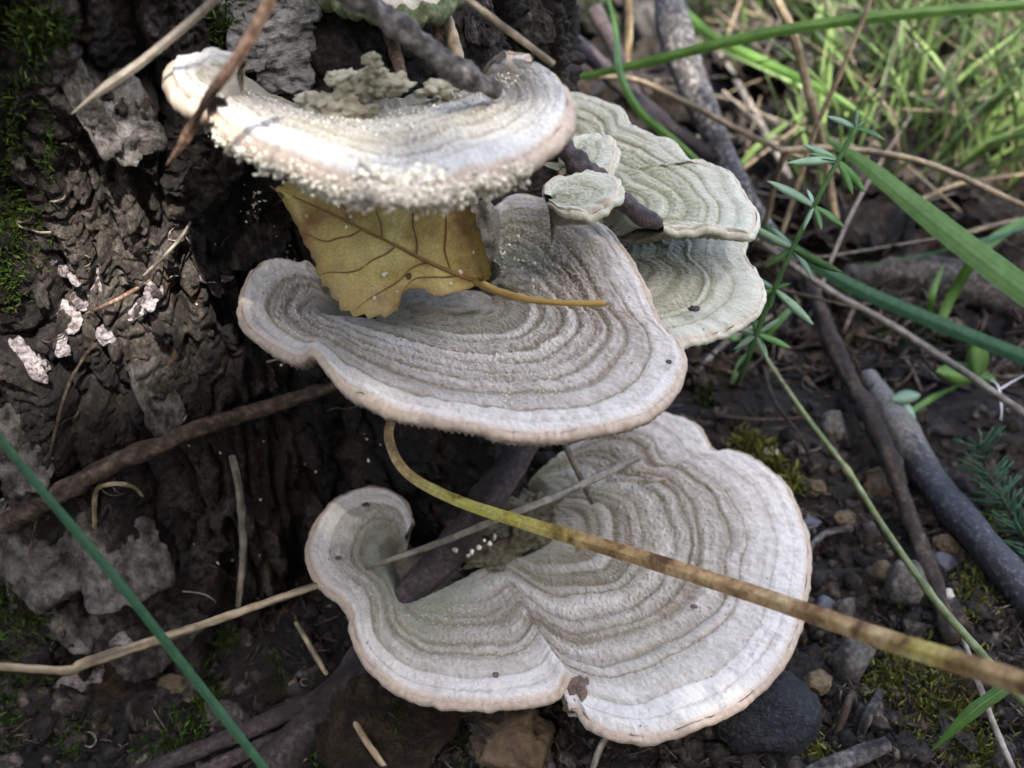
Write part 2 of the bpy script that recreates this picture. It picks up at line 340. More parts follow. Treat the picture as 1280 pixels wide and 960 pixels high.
# ------------------------------------------------------------------ ground
def gz(x, y):
    x = np.asarray(x, float); y = np.asarray(y, float)
    P = np.stack([x, y, x * 0], -1)
    rr = np.hypot(x, y)
    return .010 * fbm(P * 9 + 5, 3, 3) + .0035 * fbm(P * 60, 3, 9) + .05 * sstep(.9, 4, rr) * fbm(P * .9, 2, 21)
def build_ground():
    u = np.linspace(-1, 1, 520); v = np.linspace(0, 1, 560)
    X = np.sinh(u * 5.2) / math.sinh(5.2) * 60; X = .55 * u + X
    Yv = -.2 + 1.15 * v + 60 * v ** 12 + 8 * v ** 6
    gx, gy = np.meshgrid(X, Yv)
    z = gz(gx, gy); P = np.stack([gx, gy, gx * 0], -1)
    near = sstep(1.6, .5, np.hypot(gx, gy))
    z = z + near * (.0026 * fbm(P * 260, 3, 31) + .0055 * np.abs(fbm(P * 110, 3, 37)))
    V = np.stack([gx, gy, z], -1).reshape(-1, 3)
    back = [[-60, -.2], [60, -.2], [60, -60], [-60, -60]]
    n = len(V); V = np.vstack([V, [[x, y, -.01] for x, y in back]])
    F = np.vstack([grid_faces(560, 520), [[n + 3, n + 2, n + 1, n]]])
    m, t, b = nodes('soil'); tc = N(t, 'ShaderNodeTexCoord'); co = tc.outputs['Object']
    a = tex(t, 26, 8, .65, co); f = tex(t, 420, 6, .7, co)
    c = ramp(t, a.outputs[0], [(.3, (.005, .004, .003)), (.5, (.013, .010, .0075)), (.62, (.028, .022, .017)), (.75, (.055, .044, .034))]).outputs[0]
    g = ramp(t, f.outputs[0], [(.35, (.4, .4, .4)), (.55, (1, 1, 1)), (.75, (2.3, 2.0, 1.8))]).outputs[0]
    c = mix(t, .9, c, g, 'MULTIPLY')
    # paler litter soil away from the stump
    gm = N(t, 'ShaderNodeVectorMath', operation='DISTANCE'); gm.inputs[1].default_value = (-.05, .2, 0); t.links.new(co, gm.inputs[0])
    far = mth(t, 'MULTIPLY', mth(t, 'SUBTRACT', gm.outputs['Value'], .28), 3.2, True)
    c = mix(t, mth(t, 'MULTIPLY', far, a.outputs[0]), c, (.11, .09, .073))
    vo = N(t, 'ShaderNodeTexVoronoi'); vo.inputs['Scale'].default_value = 230; t.links.new(co, vo.inputs['Vector'])
    ora = mth(t, 'MULTIPLY', mth(t, 'LESS_THAN', vo.outputs['Distance'], .16), mth(t, 'GREATER_THAN', tex(t, 30, 3, .5, co).outputs[0], .60))
    c = mix(t, mth(t, 'MULTIPLY', ora, .8), c, (.22, .07, .015))
    t.links.new(c, b.inputs['Base Color']); b.inputs['Roughness'].default_value = .85; b.inputs['Specular IOR Level'].default_value = .3
    bump(t, b, f.outputs[0], 1, .0015)
    o = obj('ground', mesh_np('ground', V, F), m); o['kind'] = 'structure'; return o
ground = build_ground()

# ------------------------------------------------------------------ trunk
TC = np.array([-.148, .382]); TR = .163
TH_CAM = math.atan2(-TC[1], -TC[0])
def dth(t, a): return (t - a + math.pi) % (2 * math.pi) - math.pi
BUTT = [(R(-42), R(11), .040, .15), (R(-20), R(12), .035, .10), (R(-60), R(12), -.012, .5), (R(-88), R(12), .022, .09), (R(-74), R(6), .010, .07), (R(-112), R(15), .03, .09), (R(15), R(16), .05, .09), (R(150), R(25), .06, .10)]
def trunk_r(t, z):
    r = TR + .006 * np.exp(-np.maximum(z, -.02) / .06)
    for a, s, k, zz in BUTT: r = r + k * np.exp(-(dth(t, a) / s) ** 2) * np.exp(-np.maximum(z, -.03) / zz)
    return r
def cells(X, Y, seed):
    """2-D Voronoi: (distance to the cell border, random number of the cell, offset to the cell centre)"""
    ix, iy = np.floor(X), np.floor(Y); d1 = np.full(X.shape, 9.); d2 = np.full(X.shape, 9.); cid = np.zeros(X.shape); ox = np.zeros(X.shape); oy = np.zeros(X.shape)
    for a in (-1, 0, 1):
        for b in (-1, 0, 1):
            I = (ix + a).astype(np.int64); J = (iy + b).astype(np.int64); Z0 = np.zeros_like(I)
            cx = ix + a + .5 + .46 * _h(I, J, Z0, seed); cy = iy + b + .5 + .46 * _h(I, J, Z0 + 1, seed)
            d = np.hypot(X - cx, Y - cy); nw = d < d1
            d2 = np.where(nw, d1, np.minimum(d2, d)); cid = np.where(nw, _h(I, J, Z0 + 2, seed), cid); ox = np.where(nw, X - cx, ox); oy = np.where(nw, Y - cy, oy); d1 = np.where(nw, d, d1)
    return d2 - d1, cid, ox, oy
def build_trunk():
    nc = 640; nb = 60
    tf = TH_CAM + np.linspace(-R(105), R(100), nc); tb = np.linspace(tf[-1], tf[0] + 2 * math.pi, nb + 2)[1:-1]
    th = np.concatenate([tf, tb]); n = len(th)
    zz = np.concatenate([np.linspace(-.05, .27, 430), .27 + .63 * np.linspace(0, 1, 40)[1:] ** 1.5])
    T, Z = np.meshgrid(th, zz)
    r = trunk_r(T, Z)
    U = np.stack([np.cos(T) * TR, np.sin(T) * TR, Z], -1)
    S = U * np.array([1, 1, .24])
    big = fbm(S * 26 + 3, 3, 41)
    fis = 1 - np.abs(fbm(S * 42 + big[..., None] * .5, 3, 43)) * 2.0          # vertical fissures where ~1
    crumb = fbm(U * 170, 3, 47); fine = fbm(U * 650, 3, 53)
    ero = sstep(-.2, .5, fbm(U * 18, 2, 59))
    r = r + .006 * big - .0100 * np.clip(fis, 0, 1) ** 3 + (.0014 + .0014 * ero) * crumb * (.6 + .4 * noise(U * 60, 71)) + .0013 * fine
    wx = .35 * fbm(U * 60, 2, 81); wy = .35 * fbm(U * 60 + 9, 2, 83)
    e, cid, ox, oy = cells(T * TR / .017 + wx, Z / .030 + wy, 91)
    pl = sstep(-.45, .25, fbm(U * 14 + 2, 2, 87))           # where bark still holds in plates
    r = r + pl * (.0035 * cid * sstep(0, .10, e) - .0060 * sstep(.14, .0, e) + .004 * ox * np.sign(cid) + .0025 * oy)
    e2, c2, ox2, oy2 = cells(T * TR / .0062 + wx * .8, Z / .0095 + wy * .8, 95)
    r = r + (.0012 * c2 * sstep(0, .2, e2) - .0016 * sstep(.18, 0, e2)) * (.35 + .65 * pl)
    # hollow behind the topmost bracket
    hx = dth(T, TH_CAM + R(24)) / R(15); hz = (Z - .208) / .022
    r = r - .022 * np.exp(-(hx ** 2 + hz ** 2) ** 1.5)
    V = np.stack([TC[0] + r * np.cos(T), TC[1] + r * np.sin(T), Z + .002 * noise(U * 120, 61)], -1)
    V[-1, :, 2] += .03 * noise(np.stack([th * 6, th * 0, th * 0], -1), 5)
    V = V.reshape(-1, 3); F = grid_faces(len(zz), n, True)
    k = len(V); V = np.vstack([V, [TC[0], TC[1], .86]])
    L = (len(zz) - 1) * n
    capf = np.array([[L + i, L + (i + 1) % n, k, k] for i in range(n)])
    mb = MB(); mb.add(V, F); mb.F.append(capf); 
    m, t, b = nodes('rotten_bark'); tc = N(t, 'ShaderNodeTexCoord'); co = tc.outputs['Object']
    mp = N(t, 'ShaderNodeMapping'); mp.inputs['Scale'].default_value = (1, 1, .35); t.links.new(co, mp.inputs[0])
    a = tex(t, 38, 8, .65, mp.outputs[0], .4); f = tex(t, 700, 6, .7, co); g = tex(t, 1500, 4, .7, co)
    c = ramp(t, a.outputs[0], [(.30, (.0045, .0036, .003)), (.48, (.013, .0100, .0080)), (.57, (.036, .028, .022)), (.66, (.085, .072, .060)), (.8, (.15, .135, .12))]).outputs[0]
    c = mix(t, .9, c, ramp(t, f.outputs[0], [(.36, (.30, .28, .27)), (.5, (1, 1, 1)), (.66, (2.8, 2.6, 2.5))]).outputs[0], 'MULTIPLY')
    rd = tex(t, 70, 4, .6, co)
    c = mix(t, mth(t, 'MULTIPLY', mth(t, 'GREATER_THAN', rd.outputs[0], .64), .5), c, (.07, .03, .012))
    t.links.new(c, b.inputs['Base Color']); b.inputs['Roughness'].default_value = .8; b.inputs['Specular IOR Level'].default_value = .35
    bump(t, b, mth(t, 'ADD', f.outputs[0], mth(t, 'MULTIPLY', g.outputs[0], .5)), 1, .0018)
    root = thing('tree', 'dark rotting birch trunk with crumbling bark that carries the bracket fungi', 'tree', (TC[0], TC[1], 0))
    o = obj('trunk', mb.mesh('trunk', (TC[0], TC[1], 0)), m, root)
    return root, o, V
tree, trunk, TV = build_trunk()
def bvh_of(o):
    me = o.data; off = o.location + (o.parent.location if o.parent else Vector())
    return BVHTree.FromPolygons([v.co + off for v in me.vertices], [tuple(p.vertices) for p in me.polygons])
bv_t = bvh_of(trunk); bv_g = bvh_of(ground)
def hit(x, y, which='both', lift=0.):
    d = Vector(ray(x, y)); o = Vector(CAM); best = None
    for nm, bv in (('trunk', bv_t), ('ground', bv_g)):
        if which not in ('both', nm): continue
        l, n, i, dist = bv.ray_cast(o, d)
        if l is not None and (best is None or dist < best[2]): best = (np.array(l), np.array(n), dist)
    if best is None: return at(x, y, .6), np.array([0, 0, 1.])
    l, n, dist = best
    if n @ np.array(d) > 0: n = -n
    return l - np.array(d) * lift, n
def hp(x, y, lift=.002, which='both'): return hit(x, y, which, lift)[0]
def gp(x, y, lift=.002): return hit(x, y, 'ground', lift)[0]

# ------------------------------------------------------------------ bracket fungi
def zones(seed, n=60, wmin=.45, wmax=1.9):
    g = np.random.default_rng(seed); ed = np.concatenate([[0], np.cumsum(g.uniform(wmin, wmax, n))])
    hh = g.uniform(.55, 1.1, n); cc = np.clip(g.normal(.42, .3, n), 0, 1); cc[0] = .05; cc[1] *= .6; cc[3] = max(cc[3], .55)
    q = np.linspace(0, ed[-1] - 1e-6, 6000); i = np.searchsorted(ed, q, 'right') - 1; u = (q - ed[i]) / (ed[i + 1] - ed[i])
    h = hh[i] * (np.sin(math.pi * np.clip(u, 0, 1)) ** .8 - .6)
    c = cc[i] + .75 * (1 - np.clip(np.minimum(u, 1 - u) * 7, 0, 1)) * (g.random(n) < .38)[i]
    return q, h, c
def bracket(name, label, pairs, zo, zi, th, nt, ns, att, cap, seed, zw=.0048, ridge=.0007, wave=.0015, dish=1.0, alga=.5, inner=.0,
            fuzz=.00045, deepw=.35, waves=(), zt=None, rimw=.0018, fan=(.4, .4), lump=.0004, bend=1., mm='margin', group='bracket fungi on the rotting trunk', gills=0.):
    pr = np.array([[a, b, c, d] for (a, b), (c, d) in pairs], float)
    t0 = np.linspace(0, 1, len(pr))
    key = np.hstack([pr[:, 2:4], pr[:, 0:2], t0[:, None]])
    # resample evenly along the outer edge
    L = np.concatenate([[0], np.cumsum(np.hypot(*np.diff(pr[:, 2:4], axis=0).T) + 4)])
    uu = np.linspace(0, L[-1], nt); i = np.clip(np.searchsorted(L, uu, 'right') - 1, 0, len(pr) - 2); f = ((uu - L[i]) / (L[i + 1] - L[i]))[:, None]
    Q = np.vstack([2 * key[0] - key[1], key, 2 * key[-1] - key[-2]])
    a, b, c, d = Q[i], Q[i + 1], Q[i + 2], Q[i + 3]
    K = .5 * (2 * b + (c - a) * f + (2 * a - 5 * b + 4 * c - d) * f * f + (3 * b - a - 3 * c + d) * f ** 3)
    tt = uu / L[-1]
    zo_t = np.full(nt, float(zo)) + (np.interp(K[:, 4], np.linspace(0, 1, len(zt)), zt) if zt is not None else 0)
    O = plane(K[:, 0], K[:, 1], zo_t - th * .5); I = plane(K[:, 2], K[:, 3], np.full(nt, zi))
    O[:, 2] += th * .5
    E = O - I; E[:, 2] = 0; Ln = np.linalg.norm(E, axis=1); E /= Ln[:, None] + 1e-9
    Tn = np.gradient(O, axis=0); Tn[:, 2] = 0; Tn /= np.linalg.norm(Tn, axis=1, keepdims=True) + 1e-9
    Nn = np.stack([Tn[:, 1], -Tn[:, 0], 0 * tt], 1); sg = np.sign((Nn * E).sum(1)); sg[sg == 0] = 1; Nn *= sg[:, None]
    Nn = Nn * .8 + E * .2
    ker = np.ones(9) / 9
    for k in range(2): Nn[:, k] = np.convolve(np.pad(Nn[:, k], 4, 'edge'), ker, 'valid')
    Nn /= np.linalg.norm(Nn, axis=1, keepdims=True) + 1e-9
    thv = th * np.clip(Ln / .011, .15, 1) * (1 + .12 * n1(tt * 20, seed + 21))
    O = O - Nn * (thv[:, None] * .5)                                # leave room for the rounded edge
    s = np.concatenate([np.linspace(0, .12, max(6, ns // 12), endpoint=False), np.linspace(.12, 1, ns)])
    S = s[:, None]
    P = I[None] + (O - I)[None] * s[:, None, None]
    kw = max(5, nt // 22) | 1; gk = np.hanning(kw + 2)[1:-1]; gk /= gk.sum(); Ls = np.convolve(np.pad(Ln, kw // 2, 'edge'), gk, 'valid')
    Lm = np.percentile(Ln, 95); d_eff = (1 - S) * (Ls[None] ** .75 * Lm ** .25)
    d_eff = bend * d_eff + (1 - bend) * np.maximum(0, Ls[None] * 1.03 - S * Ln[None]) * (Lm / Ls[None]) ** .25
    zq, zh, zc = zones(seed)
    q = d_eff / zw + .34 * fbm(P * 60, 2, seed) * (1 - S ** 6) + .8 * n1(tt * 9, seed + 3)[None] * (1 - S)
    q = np.clip(q, 0, zq[-1])
    h = np.interp(q, zq, zh); cz = np.interp(q, zq, zc)
    fib = noise(np.stack([np.arange(nt)[None] * .42 + 0 * q, q * 2.6, 0 * q], -1), seed + 31)        # radial fibrils
    fine = noise(np.stack([q * 3.7, tt[None] * 14 + 0 * q, 0 * q], -1), seed + 33)
    h = h + .30 * fine + .18 * fib
    inn = sstep(1.04, .45, S)                                # pale outer growth, darker combed rings inside
    cz = cz * (.62 + .38 * inn) + (.10 + .62 * inn) * np.clip(.15 - h, -.3, .9) + .22 * fib + .12 * inn
    taper = sstep(0, .10, S) * 1.0
    z = zi + (zo_t[None] - zi) * S ** dish
    z = z + ridge * h * taper * (.55 + .75 * sstep(.95, .5, S)) * (1 + .4 * fbm(P * 90, 2, seed + 5)) * np.minimum(1, Ln / .018)[None]
    wv = wave * (n1(tt * 16, seed + 7) + .5 * n1(tt * 34, seed + 8))[None] * S ** 3
    for (u, wd, amp) in waves: wv = wv + amp * np.exp(-((K[:, 4] - u) / wd) ** 2)[None] * S ** 4
    z = z + wv - th * .25 * sstep(.93, 1, S) ** 2
    mid = .35 + sstep(.25, -.25, np.abs(S - .45) - .15)
    z = z + fuzz * mid * fbm(P * np.array([1500, 1500, 1]), 2, seed + 11) + lump * fbm(P * 260, 3, seed + 13)
    P[..., 2] = z
    # body near the attachment: rows running from the inner curve to the attachment point in the wood
    nb_ = 10; A = np.asarray(att, float)
    bb = np.linspace(0, 1, nb_ + 1)[:-1]
    Bk = A[None, None] + (P[0] - A)[None] * (bb[:, None, None] ** .8)
    Bk[..., 2] += .0025 * fbm(Bk * 160, 3, seed + 15) * np.sin(math.pi * bb)[:, None]
    Bk[..., 2] -= .022 * np.interp(K[:, 4], np.linspace(0, 1, len(fan)), fan)[None] * (sstep(1, .72, bb) * sstep(-.2, .35, bb))[:, None]
    top = np.concatenate([Bk, P]); nr = len(top)
    sv = np.concatenate([np.zeros((nb_, 1)), S]); tz = np.zeros((nr, nt))
    tz[nb_:] = cz; tz[:nb_] = .6
    deep = sstep(deepw, 0, sv) * np.ones((1, nt)) * .9
    al = alga * (sstep(.95, .25, sv) * .8 + .15) * (.6 + .8 * fbm(top * 40, 2, seed + 19))
    rim = np.ones((nr, 1)) * 0 + sstep(rimw, 0, (1 - sv) * Ln[None])
    base = Vector(A)
    root = thing(name, label, 'fungus', base, group)
    AT = {'zone': tz, 'deep': deep, 'alga': np.clip(al, 0, 1), 'rim': rim}
    obj('cap', mesh_np('cap', (top - A).reshape(-1, 3), grid_faces(nr, nt)[:, ::-1], AT), cap, root)
    # rounded edge
    ph = np.linspace(0, 1, 12) * math.pi
    e0 = P[-1]
    Rm = e0[None] + Nn[None] * (np.sin(ph)[:, None, None] * (thv * .5)[None, :, None])
    Rm[..., 2] += -(1 - np.cos(ph))[:, None] * thv[None] * .5
    Rm += .00035 * fbm(Rm * 300, 3, seed + 22)[..., None] * Nn[None]
    if gills: Rm[6:, :, 2] += -gills * .5 * (np.sin(tt * gills * 0 + np.arange(nt) * 1.15)[None] * .5 + .5) * sstep(0, 1, np.linspace(0, 1, 6))[:, None]
    obj('margin', mesh_np('margin', (Rm - A).reshape(-1, 3), grid_faces(12, nt)[:, ::-1]), M[mm], root)
    # underside, back towards the wood, thickening
    us = np.linspace(1, 0, 40); U = Rm[-1][None] + (I - O)[None] * (1 - us)[:, None, None]
    zt_ = Rm[-1][None, :, 2] + (zi - zo_t)[None] * (1 - us)[:, None] * .6 - (1 - us)[:, None] ** 1.2 * (th * 1.2 + inner)
    tooth = (np.sin(np.arange(nt) * 1.15)[None] + np.sin(us[:, None] * 90 + np.arange(nt)[None] * .3)) * .0004
    U[..., 2] = zt_ + tooth * sstep(1.0, .97, us)[:, None] - (gills * sstep(1.0, .96, us)[:, None] * (np.sin(np.arange(nt) * 1.15)[None] * .5 + .5) if gills else 0)
    Ub = A[None, None] + np.array([0, 0, -.014 - inner]) + (U[-1] - A - np.array([0, 0, -.014 - inner]))[None] * np.linspace(1, 0, 6)[1:, None, None]
    U = np.concatenate([U, Ub])
    obj('pore_surface', mesh_np('pore_surface', (U - A).reshape(-1, 3), grid_faces(len(U), nt)[:, ::-1]), M['pores'], root)
    return dict(root=root, P=P, Rm=Rm, A=A, tt=K[:, 4], K=K, s=s)

ZA, ZB, ZC = H - .0905, H - .155, .034
A_ = bracket('bracket_fungus', 'topmost white bracket fungus with crumbs clinging under its pale edge', [
 ((300, 92), (258, 116)), ((305, 106), (256, 138)), ((322, 120), (270, 160)), ((350, 130), (305, 182)), ((386, 140), (345, 203)), ((420, 150), (398, 222)),
 ((455, 150), (450, 238)), ((490, 141), (500, 246)), ((520, 131), (545, 241)), ((550, 122), (600, 224)), ((580, 116), (655, 205)), ((600, 114), (700, 180)),
 ((612, 112), (720, 150)), ((615, 106), (716, 115)), ((610, 100), (695, 88)), ((602, 97), (660, 75)), ((596, 98), (634, 74))],
 ZA, ZA - .0095, .0044, 640, 150, hp(480, 112, -.012), M['cap_white'], 101, zw=.0055, ridge=.0006, wave=.0012, alga=.25, deepw=.3, dish=.75, inner=.006, fan=(.3, .1, .1, .3))
B_ = bracket('bracket_fungus', 'grey zoned bracket fungus holding the yellow birch leaf in its hollow', [
 ((425, 368), (400, 350)), ((415, 372), (374, 332)), ((405, 376), (340, 326)), ((398, 380), (310, 343)), ((395, 384), (297, 380)), ((396, 388), (303, 410)),
 ((402, 391), (335, 434)), ((415, 394), (378, 456)), ((430, 396), (410, 466)), ((450, 398), (450, 496)), ((480, 400), (495, 519)), ((515, 401), (560, 535)),
 ((545, 399), (630, 544)), ((570, 394), (700, 546)), ((590, 388), (765, 539)), ((604, 381), (815, 518)), ((612, 374), (850, 484)), ((618, 368), (861, 452)),
 ((622, 362), (850, 424)), ((625, 356), (828, 402)), ((627, 350), (813, 370)), ((628, 344), (790, 325)), ((627, 338), (755, 282)), ((624, 332), (710, 255)),
 ((620, 328), (670, 243)), ((614, 326), (635, 246)), ((606, 328), (612, 264)), ((600, 334), (596, 290))],
 ZB, ZB - .0085, .0031, 760, 210, hp(560, 335, -.012), M['cap'], 202, zw=.0048, ridge=.0007, alga=.6, deepw=.3, dish=.8,
 waves=((.275, .018, .0045), (.31, .02, -.003)), gills=.0022, bend=.35, inner=.006, fan=(.7, .7, .5, .3, .3))
C_ = bracket('bracket_fungus', 'largest bracket fungus just above the ground, with a curled ear lobe', [
 ((505, 674), (519, 656)), ((500, 670), (508, 626)), ((492, 669), (480, 610)), ((485, 671), (448, 610)), ((478, 677), (412, 630)), ((474, 685), (388, 665)),
 ((475, 696), (381, 697)), ((480, 708), (396, 733)), ((487, 722), (424, 757)), ((493, 736), (435, 775)), ((499, 748), (437, 792)), ((508, 754), (452, 828)),
 ((522, 750), (490, 863)), ((540, 742), (545, 881)), ((560, 732), (600, 888)), ((580, 722), (660, 884)), ((600, 712), (700, 872)), ((618, 706), (714, 852)),
 ((633, 702), (717, 880)), ((648, 698), (738, 912)), ((660, 694), (800, 928)), ((671, 690), (860, 915)), ((680, 684), (922, 887)), ((686, 678), (968, 850)),
 ((690, 672), (998, 800)), ((693, 666), (1012, 742)), ((695, 660), (1016, 690)), ((695, 652), (1007, 648)), ((694, 645), (986, 608)), ((692, 638), (950, 578)),
 ((690, 630), (915, 560)), ((688, 622), (893, 559)), ((686, 615), (876, 534)), ((684, 608), (850, 518)), ((680, 602), (815, 512)), ((676, 598), (780, 524)),
 ((670, 596), (742, 545)), ((664, 598), (712, 556))],
 ZC, ZC - .006, .0034, 900, 230, hp(625, 640, -.010), M['cap'], 303, zw=.0060, ridge=.0008, alga=.7, deepw=.5, dish=.8, inner=.004, fan=(1, 1, 1, 1, .9, .4, .15, .15, .15, .15, .15),
 waves=((.45, .012, .003), (.485, .01, -.003)))
D_ = bracket('bracket_fungus', 'upper greenish bracket fungus with a wavy edge behind the white ones', [
 ((700, 168), (698, 113)), ((712, 170), (722, 115)), ((722, 174), (750, 122)), ((732, 180), (777, 135)), ((740, 188), (789, 152)), ((748, 197), (815, 169)),
 ((755, 206), (842, 178)), ((762, 214), (868, 203)), ((768, 223), (892, 205)), ((773, 233), (918, 219)), ((778, 243), (938, 247)), ((782, 253), (950, 273)),
 ((786, 263), (942, 295)), ((790, 271), (915, 291)), ((794, 279), (870, 289)), ((798, 285), (830, 287))],
 H - .148, H - .155, .0024, 420, 130, np.array([.015, .300, H - .165]), M['cap_green'], 404, lump=.0002, fuzz=.0002, zw=.0055, ridge=.0007, alga=.6, deepw=.2, wave=.0012, inner=.002, mm='margin_green')
E_ = bracket('bracket_fungus', 'lower greenish bracket fungus with a pale double edge beside the herb stem', [
 ((796, 296), (845, 281)), ((794, 300), (882, 278)), ((792, 305), (914, 283)), ((790, 312), (933, 297)), ((788, 320), (935, 322)), ((788, 328), (951, 345)),
 ((788, 336), (958, 370)), ((788, 344), (950, 393)), ((788, 352), (920, 411)), ((788, 360), (885, 423)), ((788, 368), (850, 432)), ((786, 376), (815, 426)), ((782, 384), (795, 420))],
 H - .166, H - .171, .0024, 360, 120, np.array([.012, .285, H - .19]), M['cap_green'], 505, lump=.0002, fuzz=.0002, zw=.0050, ridge=.0006, alga=.5, deepw=.15, inner=.002, mm='margin_green')
F_ = bracket('bracket_fungus', 'small rounded greenish bracket fungus squeezed under the white one', [
 ((690, 246), (678, 246)), ((690, 244), (682, 232)), ((692, 243), (712, 217)), ((694, 243), (745, 215)), ((696, 244), (771, 224)), ((697, 247), (781, 241)), ((696, 250), (771, 258)), ((693, 252), (740, 272)), ((690, 252), (704, 270)), ((688, 250), (684, 258))],
 H - .133, H - .135, .0026, 220, 70, plane(691, 248, H - .136), M['cap_green'], 606, lump=.0002, fuzz=.0002, zw=.0048, ridge=.0004, alga=.8, inner=.001, deepw=.2, fan=(0, 0), mm='margin_green')
G_ = bracket('bracket_fungus', 'tiny domed pale green bracket fungus above the dark snag', [
 ((721, 196), (708, 190)), ((721, 193), (712, 176)), ((723, 192), (735, 165)), ((724, 194), (755, 168)), ((724, 197), (772, 180)), ((723, 200), (775, 200)), ((721, 203), (765, 216)), ((718, 204), (742, 223)), ((717, 203), (720, 216))],
 H - .138, H - .140, .0026, 180, 60, np.array([.005, .292, H - .148]), M['cap_green'], 707, lump=.0002, fuzz=.0002, zw=.0048, ridge=.0004, alga=.5, inner=.001, deepw=.2, fan=(.2, .2), mm='margin_green')

I_ = bracket('bracket_fungus', 'mossy greenish bracket fungus high above the topmost white one', [
 ((400, -70), (376, -30)), ((420, -72), (392, -12)), ((440, -74), (425, 6)), ((465, -76), (465, 16)), ((490, -76), (510, 18)), ((515, -74), (548, 10)), ((535, -72), (578, -8)), ((550, -70), (590, -35))],
 H - .082, H - .085, .005, 200, 60, hp(475, -40, -.015), M['cap_green'], 909, zw=.0048, ridge=.0005, alga=1.0, inner=.004, mm='margin_mossy')

# lobes, knobs and crumbs that belong to single brackets
def child_blobs(root, base, name, m, specs, sub=3, amp=.3):
    for k, (c, r, sq) in enumerate(specs):
        mb = MB(); blob(mb, np.asarray(c) - base, r, 50 + k + int(abs(c[0]) * 1e4) % 90, amp, 1.8, sub, sq); obj(name, mb.mesh(name), m, root)
def lobe_on(root, base, pairs, zo, zi, th, m, seed, att):
    """a small fused lobe, built like a bracket and then handed over to ROOT as one of its parts"""
    b = bracket('lobe', 'x', pairs, zo, zi, th, 200, 70, att, m, seed, zw=.0042, ridge=.0005, wave=.0006, alga=.25, deepw=.2, inner=.002)
    r = b['root']; r.parent = root; r.location = Vector(att) - Vector(base)
    for k in ('label', 'category', 'group'): del r[k]
    return b
lobe_on(A_['root'], A_['A'], [((296, 92), (312, 82)), ((290, 96), (290, 69)), ((284, 100), (262, 66)), ((279, 103), (236, 73)), ((275, 106), (211, 81)),
    ((273, 109), (202, 98)), ((273, 113), (211, 122)), ((276, 118), (236, 140)), ((282, 122), (258, 142))], ZA + .004, ZA + .001, .0052, M['cap_white'], 808, plane(300, 105, ZA - .004))
child_blobs(A_['root'], A_['A'], 'knob', M['knob'], [(plane(x, y, z), r, sq) for x, y, z, r, sq in (
    (425, 133, ZA - .0085, .0040, (1.3, 1, .7)), (402, 131, ZA - .0090, .0036, (1.2, 1, .6)), (446, 142, ZA - .0092, .0038, (1.3, 1, .5)), (466, 104, ZA - .0045, .0028, (1.1, 1, .9)), (487, 106, ZA - .0035, .0030, (1.3, 1, .7)),
    (440, 106, ZA - .0050, .0034, (1.4, 1, .7)), (470, 92, ZA - .001, .0024, (1.1, 1, .9)), (466, 74, ZA + .004, .0017, (1, 1, 1.0)), (430, 98, ZA - .003, .0026, (1.2, 1, .8)), (455, 118, ZA - .0075, .0030, (1.6, 1, .5)), (385, 128, ZA - .009, .0026, (1, 1, .7)),
    (545, 112, ZA - .0052, .0030, (1.5, 1, .6)))], 4, .6)
child_blobs(B_['root'], B_['A'], 'knob', M['cap_knob'], [(plane(600, 285, ZB + .006), .0058, (.8, 1, 2.0)), (plane(548, 384, ZB - .0075), .0085, (2.0, 1, .5)), (plane(640, 354, ZB - .006), .0045, (1.2, 1, .8))], 4, .3)
child_blobs(C_['root'], C_['A'], 'knob', M['knob_olive'], [(plane(x, y, z), r, sq) for x, y, z, r, sq in ((603, 660, .031, .0065, (1.4, 1, .7)), (640, 645, .030, .0075, (1.5, 1, .7)), (612, 692, .0285, .0065, (1.7, 1, .45)), (655, 668, .0295, .006, (1.4, 1, .6)), (668, 632, .030, .006, (1.2, 1, .8)), (585, 680, .028, .005, (1.5, 1, .5)))], 4, .55)
child_blobs(C_['root'], C_['A'], 'scar', M['scar'], [(plane(726, 872, ZC - .0035), .0052, (.85, 1.1, .6))], 4, .5)
def crumbs(mb, c, r, g):
    V, F = ico(1); sq = g.uniform(.55, 1.3, 3)
    mb.add((V * (1 + .22 * g.normal(size=(len(V), 1))) * sq * r) @ rrot(g).T + c, F, g.uniform(-1, 1))
g = np.random.default_rng(5); mb = MB()
Rm, K = A_['Rm'], A_['K']
px = K[:, 0]
for k in range(3300):
    u = g.random() ** .9; i = int(u * (Rm.shape[1] * .66)) + 14
    x = px[i]; dens = .35 + 1.0 * math.exp(-((x - 490) / 85) ** 2) + .35 * (x > 560) * (x < 725)
    if g.random() > dens: continue
    j = int(np.clip(g.normal(7.5 - 4.0 * math.exp(-((x - 500) / 45) ** 2), 2.2), 1, 11)); c = Rm[j, i].copy()
    out = A_['Rm'][6, i] - A_['Rm'][0, i]; out[2] = 0; out /= np.linalg.norm(out) + 1e-9
    if j > 6: c = c - out * g.uniform(0, .004) + np.array([0, 0, -g.uniform(0, .0022)])
    c = c + out * g.uniform(-.0003, .0007) + g.normal(0, .0003, 3)
    crumbs(mb, c - A_['A'], g.uniform(.00025, .00062), g)
for k in range(170):                                       # crumbs that spill over the edge
    i = int(np.argmin(np.abs(px[:400] - g.normal(505, 22)))); s_ = int(np.clip(A_['P'].shape[0] - 1 - abs(g.normal(0, 7)), 0, 1e6)); crumbs(mb, A_['P'][s_, i] + np.array([g.normal(0, .0006), 0, .0004]) - A_['A'], g.uniform(.0005, .0009), g)
for k in range(500):                                       # pale mealy grains over the hollow
    i = g.integers(20, A_['P'].shape[1] - 60); s_ = int(abs(g.normal(0, 26))) % 100; crumbs(mb, A_['P'][s_, i] - A_['A'] + np.array([0, 0, .0001]), g.uniform(.00018, .0004), g)
